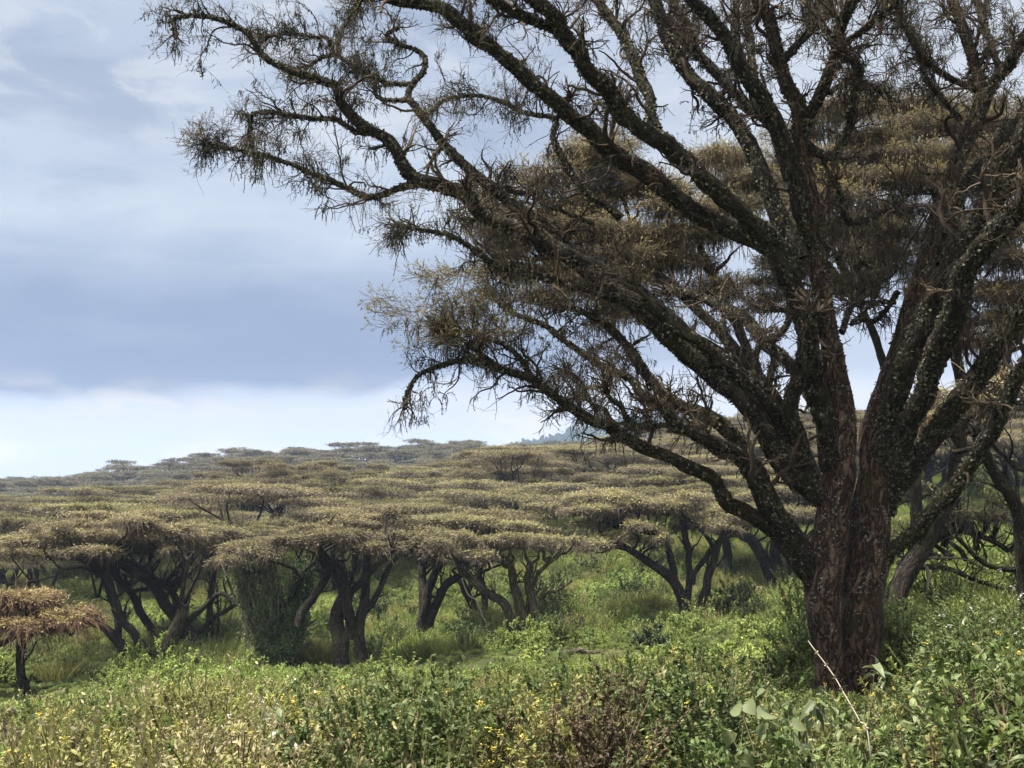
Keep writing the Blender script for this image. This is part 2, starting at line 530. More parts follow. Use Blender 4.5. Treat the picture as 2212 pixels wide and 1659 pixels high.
# ------------------------------------------------------------------ ground sheet
def build_ground():
    def axis(a, b, n, p):
        t = np.linspace(-1, 1, n)
        return t
    ys = np.concatenate([np.linspace(-40, 2, 12), np.geomspace(2.6, 5200, 230)])
    us = np.linspace(-1, 1, 181)
    half = np.maximum(60.0, 0.62 * np.maximum(ys, 0) + 55)
    X = us[None, :] * half[:, None]
    Y = np.repeat(ys[:, None], len(us), 1)
    Z = ground(X.ravel(), Y.ravel()).reshape(X.shape)
    V = np.stack([X, Y, Z], -1)
    idx = np.arange(X.size).reshape(X.shape)
    q = np.stack([idx[:-1, :-1], idx[:-1, 1:], idx[1:, 1:], idx[1:, :-1]], -1)
    g = Geo()
    g.add(V, q, 0, smooth=True)
    m = bpy.data.materials.new('ground_soil_grass')
    m.use_nodes = True
    t = NT(m.node_tree)
    t.n.clear()
    pos = t.node('ShaderNodeNewGeometry').outputs['Position']
    c = t.mix(t.mrange(t.noise(pos, 0.35, 5.0, 0.6), 0.35, 0.65), (0.035, 0.045, 0.014), (0.075, 0.085, 0.025))
    c = t.mix(t.mrange(t.noise(pos, 3.0, 4.0, 0.6), 0.45, 0.7, 0.0, 0.7), c, (0.055, 0.042, 0.026))
    b = t.node('ShaderNodeBump', {'Height': t.noise(pos, 5.0, 5.0, 0.7), 'Strength': 0.8, 'Distance': 0.25})
    p = t.node('ShaderNodeBsdfPrincipled', {'Base Color': c, 'Roughness': 0.95, 'Specular IOR Level': 0.1, 'Normal': b.outputs[0]})
    t.node('ShaderNodeOutputMaterial', {0: p.outputs[0]})
    o = g.build('ground', m)
    o['kind'] = 'structure'
    return o


build_ground()


# ------------------------------------------------------------------ instancing for uncountable plants
LIB = bpy.data.collections.new('plant_sources')


def lib_obj(name, geo, mats, coll):
    me = geo.mesh(name, mats)
    o = bpy.data.objects.new(name, me)
    coll.objects.link(o)
    return o


def scatter(name, coll, pts, scl, rot, idx):
    """one object whose geometry nodes put the plants of a collection on its points"""
    me = bpy.data.meshes.new(name)
    n = len(pts)
    me.vertices.add(n)
    me.vertices.foreach_set('co', np.asarray(pts, np.float32).ravel())
    for an, ty, arr, key in (('scl', 'FLOAT_VECTOR', scl, 'vector'), ('rot', 'FLOAT_VECTOR', rot, 'vector'), ('pick', 'INT', idx, 'value')):
        a = me.attributes.new(an, ty, 'POINT')
        a.data.foreach_set(key, np.asarray(arr, np.int32 if ty == 'INT' else np.float32).ravel())
    o = bpy.data.objects.new(name, me)
    COL.objects.link(o)
    ng = bpy.data.node_groups.new(name + '_scatter', 'GeometryNodeTree')
    ng.interface.new_socket('Geometry', in_out='INPUT', socket_type='NodeSocketGeometry')
    ng.interface.new_socket('Geometry', in_out='OUTPUT', socket_type='NodeSocketGeometry')
    N = ng.nodes
    gi = N.new('NodeGroupInput')
    go = N.new('NodeGroupOutput')
    iop = N.new('GeometryNodeInstanceOnPoints')
    ci = N.new('GeometryNodeCollectionInfo')
    ci.inputs['Collection'].default_value = coll
    ci.inputs['Separate Children'].default_value = True
    ci.inputs['Reset Children'].default_value = True

    def attr(nm, ty):
        a = N.new('GeometryNodeInputNamedAttribute')
        a.data_type = ty
        a.inputs['Name'].default_value = nm
        return a.outputs[0]
    ng.links.new(gi.outputs[0], iop.inputs['Points'])
    ng.links.new(ci.outputs[0], iop.inputs['Instance'])
    iop.inputs['Pick Instance'].default_value = True
    ng.links.new(attr('pick', 'INT'), iop.inputs['Instance Index'])
    e2r = N.new('FunctionNodeEulerToRotation')
    ng.links.new(attr('rot', 'FLOAT_VECTOR'), e2r.inputs[0])
    ng.links.new(e2r.outputs[0], iop.inputs['Rotation'])
    ng.links.new(attr('scl', 'FLOAT_VECTOR'), iop.inputs['Scale'])
    ng.links.new(iop.outputs[0], go.inputs[0])
    mod = o.modifiers.new('scatter', 'NODES')
    mod.node_group = ng
    o['kind'] = 'stuff'
    return o


# ------------------------------------------------------------------ flat-topped acacia crowns
def crown_plates(rng, Rad, H, npl):
    k = np.arange(npl)
    r = Rad * np.sqrt((k + 0.5) / npl) * 0.86
    a = k * 2.39996 + rng.uniform(0, 6.28) + rng.normal(size=npl) * 0.3
    r = r * rng.uniform(0.85, 1.1, npl)
    z = H * (0.50 * (1 - (r / Rad) ** 2)) + rng.uniform(-0.45, 0.28, npl) * H
    pr = Rad * rng.uniform(0.30, 0.52, npl)
    return np.stack([r * np.cos(a), r * np.sin(a), z], 1), pr


def crown_geo(g, rng, PL, PR, nspray, ndroop, size, top=0, low=1, flat=0.30, droopL=(0.35, 1.0)):
    npl = len(PL)
    # clumps in each plate
    nc = 15
    wgt = PR ** 2 / (PR ** 2).sum()
    cl_r = np.sqrt(rng.random((npl, nc))) * 0.9
    cl_a = rng.uniform(0, 6.28, (npl, nc))
    cl = np.stack([cl_r * np.cos(cl_a), cl_r * np.sin(cl_a)], -1) * PR[:, None, None]
    clz = rng.normal(size=(npl, nc)) * 0.10
    cw = rng.random((npl, nc)) ** 1.5 + .12
    cw /= cw.sum(1, keepdims=True)
    cs = rng.uniform(.11, .30, (npl, nc))
    i = rng.choice(npl, nspray, p=wgt)
    j = (rng.random(nspray)[:, None] > np.cumsum(cw, 1)[i]).sum(1).clip(0, nc - 1)
    off = cl[i, j] + rng.normal(size=(nspray, 2)) * (PR[i] * cs[i, j])[:, None] * np.array([1.0, 1.0])
    rho = np.linalg.norm(off, axis=1) / PR[i]
    C = np.empty((nspray, 3))
    C[:, :2] = PL[i, :2] + off
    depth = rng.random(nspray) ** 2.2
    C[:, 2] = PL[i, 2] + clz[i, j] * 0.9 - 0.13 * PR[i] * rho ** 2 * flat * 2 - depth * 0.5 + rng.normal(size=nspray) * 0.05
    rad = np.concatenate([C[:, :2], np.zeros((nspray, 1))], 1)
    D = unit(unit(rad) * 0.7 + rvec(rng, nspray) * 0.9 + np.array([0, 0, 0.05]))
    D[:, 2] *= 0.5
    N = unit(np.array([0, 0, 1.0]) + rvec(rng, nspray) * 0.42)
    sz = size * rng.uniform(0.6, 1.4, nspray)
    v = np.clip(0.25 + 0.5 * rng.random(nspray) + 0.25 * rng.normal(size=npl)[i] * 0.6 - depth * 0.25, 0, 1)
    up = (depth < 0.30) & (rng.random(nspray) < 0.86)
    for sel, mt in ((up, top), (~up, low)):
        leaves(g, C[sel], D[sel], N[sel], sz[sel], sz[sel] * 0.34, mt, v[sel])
    # drooping, lichen-hung twigs below the plates
    i = rng.choice(npl, ndroop, p=wgt)
    j = rng.integers(0, nc, ndroop)
    o2 = cl[i, j] * 1.04 + rng.normal(size=(ndroop, 2)) * (PR[i] * .13)[:, None]
    p = PL[i] + np.concatenate([o2, (-0.12 + clz[i, j] - 0.10 * PR[i] * rng.random(ndroop))[:, None]], 1)
    dl = rng.random((npl, nc)) ** 1.6
    outd = unit(np.concatenate([p[:, :2], np.zeros((ndroop, 1))], 1))
    d = unit(outd * 0.7 + rvec(rng, ndroop) * 0.8)
    L = ((droopL[0] + (droopL[1] - droopL[0]) * dl[i, j]) * rng.uniform(.6, 1.2, ndroop))[:, None]
    P = [p]
    for s_ in range(3):
        d = unit(d + np.array([0, 0, -0.45]) + rvec(rng, ndroop) * 0.35)
        p = p + d * L / 3
        P.append(p)
    P = np.stack(P, 1)
    w0 = size * 0.085
    tubes(g, P, np.linspace(1, 0.4, 4)[None, :] * w0 * rng.uniform(0.6, 1.4, (ndroop, 1)), 3, low, rng.random(ndroop), uvs=0)


def crooked(rng, a, b, n=9, amp=0.08, up=0.0):
    """a crooked bough from a to b that leaves a in direction up-ish"""
    a = np.asarray(a, float)
    b = np.asarray(b, float)
    L = np.linalg.norm(b - a)
    t = np.linspace(0, 1, n)[:, None]
    p = a + (b - a) * t
    p = p + np.array([0, 0, up * L]) * (t * (1 - t) * 2)
    k = rng.normal(size=(5, 3)) * amp * L
    k[0] = k[-1] = 0
    ww = np.stack([np.interp(t[:, 0] * 4, np.arange(5), k[:, c]) for c in range(3)], 1)
    return p + ww


def generic_acacia(rng, Rad, H, height, nspray, ndroop, size, npl=15):
    """trunk and crown meshes, base at the origin"""
    PL, PR = crown_plates(rng, Rad, H, npl)
    PL[:, 2] += height - H * 0.6
    gt, gc = Geo(), Geo()
    crown_geo(gc, rng, PL, PR, nspray, ndroop, size)
    ns = rng.integers(2, 4)
    fork = []
    for s_ in range(ns):
        a = rng.uniform(0, 6.28)
        b = np.array([math.cos(a) * Rad * .22, math.sin(a) * Rad * .22, height * rng.uniform(.42, .55)])
        P = resample(crooked(rng, (math.cos(a) * .18, math.sin(a) * .18, -0.6), b, 8, .04), 14)
        tubes(gt, P, np.linspace(.26, .17, 14), 8, 0, knob=.12, rng=rng)
        fork.append(b)
    for k in range(npl):
        f = fork[int(np.argmin([np.linalg.norm(PL[k, :2] - q[:2]) for q in fork]))]
        P = resample(crooked(rng, f, PL[k] - np.array([0, 0, .25]), 8, .07, -0.05), 12)
        tubes(gt, P, np.linspace(.12, .035, 12), 5, 0)
    return gt, gc


# ------------------------------------------------------------------ tracing helper: crops of the frame
ZO = {'v': (0, 0, 1.0), 'z1': (329.2, 0, .4216), 'z2': (1261.8, 0, .43), 'z3': (1316.7, 548.6, .4048), 'z4': (1316.7, 987.5, .4048),
      'z5': (0, 822.9, .4048), 'z6': (548.6, 877.8, .4048), 'z7': (0, 1152, .3056), 'z8': (658.3, 493.7, .4048)}


def tr(z, pts):
    ox, oy, k = ZO[z]
    return np.array([(ox + p[0] * k, oy + p[1] * k) for p in pts])


def path3(z, pts, Y0, dY, rel=None, curve=1.0):
    """frame outline points -> a 3-D polyline starting at depth Y0 and ending at Y0 + dY"""
    v = tr(z, pts) if isinstance(z, str) else np.concatenate([tr(a, b) for a, b in z])
    d = np.concatenate([[0], np.cumsum(np.linalg.norm(np.diff(v, axis=0), axis=1))])
    s = (d / d[-1]) ** curve
    P = np.array([at(x, y, Y0 + dY * k) for (x, y), k in zip(v, s)])
    return P if rel is None else P - rel

# ------------------------------------------------------------------ the big tree
Y0 = 25.0
BX, BZ = at(1835, 1500, Y0)[0], gz(at(1835, 1500, Y0)[0], Y0)
BASE = np.array([BX, Y0, BZ])
PX = Y0 / F                       # metres per frame unit at the tree
big = empty('umbrella_acacia', BASE, 'huge spreading dark acacia with twin reddish trunk and crooked lichen-hung limbs in the foreground', 'tree')
rg = np.random.default_rng(11)

stem1 = [('z4', [(1168, 1420), (1170, 1300), (1165, 1150), (1150, 950), (1130, 800), (1142, 650), (1168, 480), (1192, 330), (1207, 200), (1225, 80)]),
         ('z3', [(1250, 900), (1230, 750), (1200, 580), (1168, 430), (1142, 280), (1125, 130)]),
         ('z2', [(1165, 1250), (1145, 1050), (1105, 850), (1090, 700), (1078, 540), (1020, 430), (980, 300), (930, 100), (870, 0), (850, -160), (800, -320)])]
r1 = [36, 31, 29, 31, 36, 40, 40, 38, 35, 32, 28, 25, 23, 22, 21, 20, 19, 18, 17, 17, 17, 15, 14, 13, 11, 9, 6]
stem2 = [('z4', [(1350, 1420), (1340, 1300), (1345, 1150), (1345, 950), (1352, 800), (1365, 650), (1388, 480), (1405, 330), (1415, 200), (1420, 80)]),
         ('z3', [(1410, 1000), (1440, 850), (1495, 680), (1560, 480), (1625, 250), (1685, 60)]),
         ('z2', [(1745, 1200), (1790, 1050), (1840, 900), (1900, 740), (1960, 620), (1995, 510), (1985, 420), (1950, 280), (1900, 130), (1850, 0), (1830, -160), (1780, -320)])]
r2 = [46, 41, 41, 42, 43, 45, 44, 42, 40, 37, 33, 29, 26, 23, 21, 20, 19, 18, 18, 18, 18, 17, 14, 13, 12, 11, 9, 6]

# name: (outline pieces, start radius, end radius, depth run, branchlets per metre, leaf amount)
LIMBS = [
    ([('z3', [(1180, 1330), (1090, 1265), (980, 1175), (880, 1050), (800, 905), (710, 770), (590, 670), (450, 560), (330, 450), (200, 330), (100, 250), (0, 180)]),
      ('z1', [(2200, 1360), (2050, 1270), (1900, 1190), (1750, 1130), (1680, 1090), (1620, 1010), (1550, 970), (1400, 940), (1330, 900), (1280, 830), (1240, 760), (1190, 700), (1100, 650), (1020, 590), (960, 520), (940, 440), (880, 420), (820, 390), (740, 370), (620, 320), (560, 280), (520, 220), (480, 160), (370, 110), (250, 80), (120, 90), (110, 130), (120, 200)])], 27, 3, -2.0, 5, .25),
    ([('z1', [(1400, 940), (1280, 960), (1180, 1000), (1100, 1010), (1000, 970), (900, 920), (800, 880), (650, 820), (500, 780), (380, 760), (250, 730)])], 9, 2, -1.0, 12, .5, -1.2),
    ([('z1', [(1130, 680), (1050, 680), (980, 640), (940, 610), (850, 610), (760, 600), (650, 580), (520, 580), (500, 640), (490, 720)])], 7, 3.5, 0.6, 9, .2, -1.5),
    ([('z3', [(1000, 1090), (900, 960), (790, 850), (720, 730), (650, 640), (600, 560), (500, 500), (400, 420), (270, 290), (130, 180), (20, 110)]),
      ('z1', [(2200, 1330), (2050, 1200), (1900, 1080), (1750, 970), (1650, 890), (1560, 810), (1490, 740), (1450, 680), (1400, 610), (1350, 550), (1310, 500), (1330, 440), (1390, 370), (1400, 310), (1360, 260), (1250, 220), (1200, 180), (1260, 140)])], 22, 4, 2.0, 4, .15),
    ([('z1', [(1310, 510), (1230, 520), (1150, 500), (1140, 430), (1110, 390), (1000, 320), (930, 280), (850, 300), (790, 340)])], 6, 4, 0.5, 12, .15, 1.5),
    ([('z1', [(1340, 430), (1200, 430), (1140, 390), (1060, 370)])], 6, 4, 0.2, 6, .1, 1.6),
    ([('z1', [(930, 280), (900, 200), (820, 190), (700, 170), (580, 190)])], 5, 2.5, -0.6, 15, .2, 1.4),
    ([('z1', [(950, 290), (960, 180), (1020, 80), (1060, -20)])], 5, 3, 0.6, 15, .2, 1.4),
    ([('z3', [(960, 950), (860, 820), (720, 690), (585, 564)]), ('z8', [(2100, 600), (1950, 520), (1850, 420), (1700, 380), (1500, 320), (1350, 280), (1200, 240), (1050, 210), (950, 150), (850, 80), (760, 30), (640, 10), (500, -20)])], 17, 3, -3.0, 9, .3),
    ([('z3', [(1200, 1150), (1160, 950), (1110, 780), (1080, 600), (1050, 400), (1000, 230), (920, 60)]), ('z2', [(960, 1250), (850, 1195), (700, 1130), (560, 1060), (420, 960), (300, 860), (180, 790), (80, 700), (0, 620)]),
      ('z1', [(2212, 660), (2100, 560), (1960, 440), (1850, 330), (1720, 230), (1600, 130), (1500, 50), (1400, 20), (1250, 0), (1100, -60)])], 28, 11, -2.5, 3, .3),
    ([('z2', [(1090, 1400), (1000, 1260), (830, 1110), (700, 980), (560, 870), (480, 780), (380, 700), (280, 640), (180, 560), (100, 430), (0, 340)]), ('z1', [(2190, 280), (2110, 190), (2050, 80), (1950, 0), (1900, -60)])], 25, 12, -4.0, 3, .3),
    ([('z1', [(2130, 220), (2110, 200), (2000, 120), (1900, 80), (1750, 0), (1650, -60)])], 12, 8, -1.0, 6, .3, -4.0),
    ([('z2', [(390, 710), (340, 600), (320, 480), (270, 360), (220, 230), (160, 130), (90, 40), (40, -60)])], 15, 9, 1.0, 4, .3, -2.8),
    ([('z2', [(1080, 1300), (980, 1080), (920, 930), (870, 810), (800, 680), (720, 570), (620, 480), (520, 370), (440, 240), (390, 120), (350, 0), (300, -130)])], 23, 12, 1.0, 4, .4),
    ([('z2', [(1040, 900), (1000, 800), (940, 640), (830, 540), (740, 450), (640, 340), (550, 250), (500, 120), (440, 0), (400, -100)])], 15, 9, 2.5, 6, .5),
    ([('z2', [(1150, 1240), (1080, 1020), (1050, 860), (1000, 720), (960, 600), (900, 500), (830, 400), (760, 290), (720, 190), (620, 80), (540, 0), (480, -130)])], 22, 12, -1.5, 4, .5),
    ([('z2', [(775, 320), (770, 250), (765, 150), (765, 0), (780, -150)])], 10, 7, 0.5, 6, .5, -1.0),
    ([('z2', [(860, 560), (850, 350), (825, 180), (815, 0), (830, -120)])], 10, 8, 3.0, 6, .5, 0.5),
    ([('z2', [(1095, 680), (1110, 600), (1160, 520), (1220, 400), (1260, 270), (1290, 120), (1350, 0), (1400, -130)])], 16, 11, -2.0, 6, .5),
    ([('z2', [(1245, 220), (1240, 190), (1180, 90), (1130, 0), (1080, -100)])], 9, 7, 1.0, 8, .5, -1.3),
    ([('z2', [(1290, 240), (1310, 220), (1450, 120), (1580, 0), (1680, -90)])], 8, 6, -1.0, 12, .5, -1.4),
    ([('z2', [(985, 320), (1080, 210), (1170, 130), (1230, 60), (1260, -40)])], 10, 8, 1.5, 8, .5),
    ([('z2', [(1100, 740), (1220, 790), (1280, 760), (1320, 660), (1350, 520), (1375, 400), (1370, 330), (1300, 270)])], 12, 8, -1.6, 6, .2),
    ([('z2', [(1230, 470), (1310, 410), (1380, 390), (1440, 430), (1500, 460)])], 6, 3, 0.8, 16, .3, -1.0),
    ([('z2', [(1990, 540), (2060, 420), (2130, 330), (2212, 200), (2300, 60)])], 17, 11, -1.5, 5, .5),
    ([('z2', [(1970, 450), (1850, 400), (1750, 340), (1670, 240), (1600, 100), (1560, 0)])], 9, 6, -1.5, 10, .5),
    ([('z2', [(1890, 600), (1800, 500), (1720, 400), (1700, 330)])], 7, 4, -1.0, 10, .4),
    ([('z2', [(2100, 380), (2060, 250), (2000, 100), (1960, -40), (1940, -150)])], 9, 7, 1.0, 9, .5, -0.8),
    ([('z2', [(1800, 960), (1620, 970), (1500, 1060), (1340, 1120), (1290, 1000), (1270, 930)])], 9, 6, -1.2, 6, .1),
    ([('z3', [(1400, 1230), (1440, 1050), (1500, 850), (1580, 600), (1691, 344)]), ('z2', [(1800, 1430), (1900, 1280), (1980, 1130), (2060, 980), (2130, 850), (2212, 700), (2300, 520)])], 32, 20, -3.0, 3, .4),
    ([('z3', [(1440, 1260), (1540, 1050), (1640, 820), (1740, 560), (1850, 280)]), ('z2', [(1900, 1400), (2000, 1250), (2150, 1080), (2260, 960)])], 30, 19, -4.5, 3, .3),
    ([('z2', [(1770, 1330), (1840, 1150), (1900, 960), (1960, 860), (2050, 770), (2150, 640), (2212, 600), (2300, 500)])], 18, 12, 1.0, 4, .3),
    ([('z3', [(1460, 1380), (1560, 1200), (1650, 1080), (1720, 980), (1800, 880), (1900, 750), (2000, 600), (2100, 450), (2212, 300), (2330, 180)])], 27, 20, -2.5, 3, .3),
    ([('z3', [(1390, 1740), (1500, 1595), (1580, 1520), (1680, 1430), (1780, 1320), (1880, 1200), (1940, 1110), (2010, 1000), (2080, 880), (2140, 720), (2212, 600), (2320, 450)])], 20, 14, -3.5, 3, .2),
    ([('z3', [(1130, 1760), (1000, 1570), (930, 1450), (880, 1385), (820, 1280), (760, 1180), (690, 1075), (580, 1015), (450, 960), (330, 880), (260, 800)])], 30, 8, -1.5, 4, .1),
    ([('z3', [(960, 1520), (860, 1320), (800, 1190), (700, 1020), (620, 930), (550, 880), (400, 820), (260, 720), (103, 504), (0, 400)]), ('z8', [(1560, 480), (1450, 430), (1350, 420)])], 24, 5, 1.5, 6, .3),
    ([('z3', [(1120, 1800), (980, 1600), (880, 1475), (760, 1400), (640, 1330), (590, 1270), (550, 1200), (430, 1140), (330, 1090), (200, 1040), (80, 980), (0, 920)]),
      ('z8', [(1600, 1045), (1500, 1000), (1400, 940), (1300, 870), (1200, 800), (1050, 750), (900, 700), (800, 710), (700, 740), (600, 790), (540, 900), (535, 960)])], 21, 3, -2.5, 5, .5),
    ([('z8', [(1220, 815), (1150, 700), (1100, 640), (1000, 590), (900, 560), (800, 540)])], 7, 3, 0.8, 16, 1.0, -2.0),
    ([('z8', [(1050, 750), (980, 700), (900, 640), (850, 600), (760, 560)])], 6, 3, -0.6, 18, 1.0, -2.2),
    ([('z8', [(1960, 1075), (1930, 1050), (1800, 1060), (1720, 1010), (1690, 950), (1640, 920), (1600, 860)])], 7, 4, -0.8, 12, .3, -0.6),
    ([('z8', [(1660, 1085), (1640, 1050), (1610, 970), (1540, 940), (1500, 880), (1480, 820), (1400, 760)])], 6, 3, 0.8, 12, .4, -1.4),
    ([('z3', [(820, 1260), (690, 1090)]), ('z8', [(2212, 1180), (2100, 1110), (2000, 1050), (1930, 980), (1850, 930), (1780, 860), (1740, 800), (1640, 760), (1560, 720), (1400, 610), (1290, 520), (1180, 480), (1080, 430), (980, 350)])], 15, 4, 2.0, 7, .5),
    ([('z3', [(1150, 850), (1010, 650), (900, 530), (800, 440), (700, 330), (600, 280), (500, 240), (400, 200), (320, 190)])], 19, 8, 3.5, 5, .2),
    ([('z3', [(840, 470), (930, 400), (960, 310), (940, 200), (900, 100)])], 9, 6, 0.8, 6, .2, 2.5),
    ([('z3', [(840, 740), (860, 640), (880, 560), (860, 490)])], 9, 8, 0.6, 3, 0, 2.4),
    ([('z3', [(770, 690), (780, 580), (800, 460)])], 7, 6, 0.4, 3, 0, 2.4),
    ([('z3', [(945, 300), (830, 300), (750, 260), (680, 210)])], 6, 4, 0.8, 8, .1, 2.8),
    ([('z3', [(640, 590), (620, 500), (620, 400), (600, 330)])], 6, 4, 0.6, 6, .1, 2.6),
    ([('z3', [(1110, 1250), (1000, 1030), (930, 930), (880, 840), (820, 730), (760, 670), (680, 610), (600, 560), (450, 440)])], 15, 8, 3.0, 4, .2),
    ([('z3', [(1110, 1290), (1050, 1150), (1020, 1000), (970, 880), (970, 760), (1020, 650), (1060, 520), (1080, 300)])], 21, 14, -1.2, 3, .1),
    ([('z3', [(1240, 420), (1270, 330), (1310, 200), (1320, 60), (1300, -60)])], 8, 6, 2.0, 5, .2),
    ([('z3', [(1290, 380), (1370, 290), (1430, 200), (1440, 100), (1380, 60), (1320, 40)])], 5, 4, 1.0, 8, .1, 1.0),
    ([('z3', [(1530, 262), (1420, 255), (1290, 265)])], 4, 4, 0.5, 6, .1, 1.0),
    ([('z3', [(1540, 200), (1470, 300), (1420, 355), (1340, 345)])], 7, 4, 0.8, 6, .1, 1.0),
    ([('z1', [(2260, 1150), (2100, 1080), (1990, 1040), (1980, 990), (1900, 990), (1790, 970)])], 6, 5, 0.4, 8, .1, 1.2),
    ([('z1', [(2400, 1120), (2330, 1060), (2212, 980), (2170, 920), (2110, 830), (2060, 740), (2050, 690), (2070, 640), (2060, 600), (1980, 590), (1900, 570), (1780, 510), (1650, 490), (1500, 510), (1430, 580)])], 10, 3, 1.0, 8, .3),
    ([('z1', [(2065, 610), (2110, 560), (2130, 480)])], 5, 5, -0.8, 6, .1, 0.8),
]


def rad_path(rv, n, P):
    """radii (frame units) -> metres, by length"""
    return np.interp(np.linspace(0, 1, n), np.linspace(0, 1, len(rv)), rv) * PX


def surface_flakes(g, rng, P, Rr, n, size=(0.028, 0.085)):
    K = len(P)
    f = rng.random(n) * (K - 1.01)
    k = f.astype(int)
    fr = (f - k)[:, None]
    c = P[k] * (1 - fr) + P[k + 1] * fr
    r = Rr[k] * (1 - fr[:, 0]) + Rr[k + 1] * fr[:, 0]
    tan = unit(P[k + 1] - P[k])
    d = rvec(rng, n)
    d = unit(d - tan * (d * tan).sum(1, keepdims=True))
    c = c + d * (r * rng.uniform(0.97, 1.08, n))[:, None]
    dd = unit(rvec(rng, n) + d * 0.45 + np.array([0, 0, -0.25]))
    s = rng.uniform(*size, n)
    leaves(g, c - dd * (s * .4)[:, None], dd, unit(d + rvec(rng, n) * .5), s, s * rng.uniform(.55, 1.0, n), 0, rng.random(n) ** 1.3)


def beards(g, rng, P, n, L=(0.10, 0.34), r=0.0055, tmin=0.1):
    """lichen hanging from branches: knobbly strands"""
    if n == 0:
        return
    nc = max(1, n // 5)
    c, _, _ = sample(rng, P, nc, tmin, 1.0)
    i = rng.integers(0, nc, n)
    p = c[i] + rng.normal(size=(n, 3)) * np.array([0.05, 0.05, 0.015])
    d = unit(rvec(rng, n) * 0.7 + np.array([0, 0, -0.8]))
    big_ = rng.random(nc)[i]
    ln = (L[0] + (L[1] - L[0]) * rng.random(n) * (0.4 + 0.8 * big_))[:, None]
    pts = [p]
    for s_ in range(4):
        d = unit(d + np.array([0, 0, -0.5]) + rvec(rng, n) * 0.4)
        p = p + d * ln / 4
        pts.append(p)
    Q = np.stack(pts, 1)
    v = rng.random(n) ** 1.5
    tubes(g, Q, np.array([0.8, 1.3, 1.0, 1.1, .3])[None, :] * r * rng.uniform(.5, 1.5, (n, 1)), 3, 0, v, uvs=0)
    m = n * 4
    c, tn, i2 = sample(rng, Q, m, 0.05, 1.0)
    dd = unit(tn * .5 + rvec(rng, m))
    s = rng.uniform(.015, .045, m)
    leaves(g, c, dd, rvec(rng, m), s, s * .6, 0, np.clip(v[i2] + rng.normal(size=m) * .12, 0, 1))


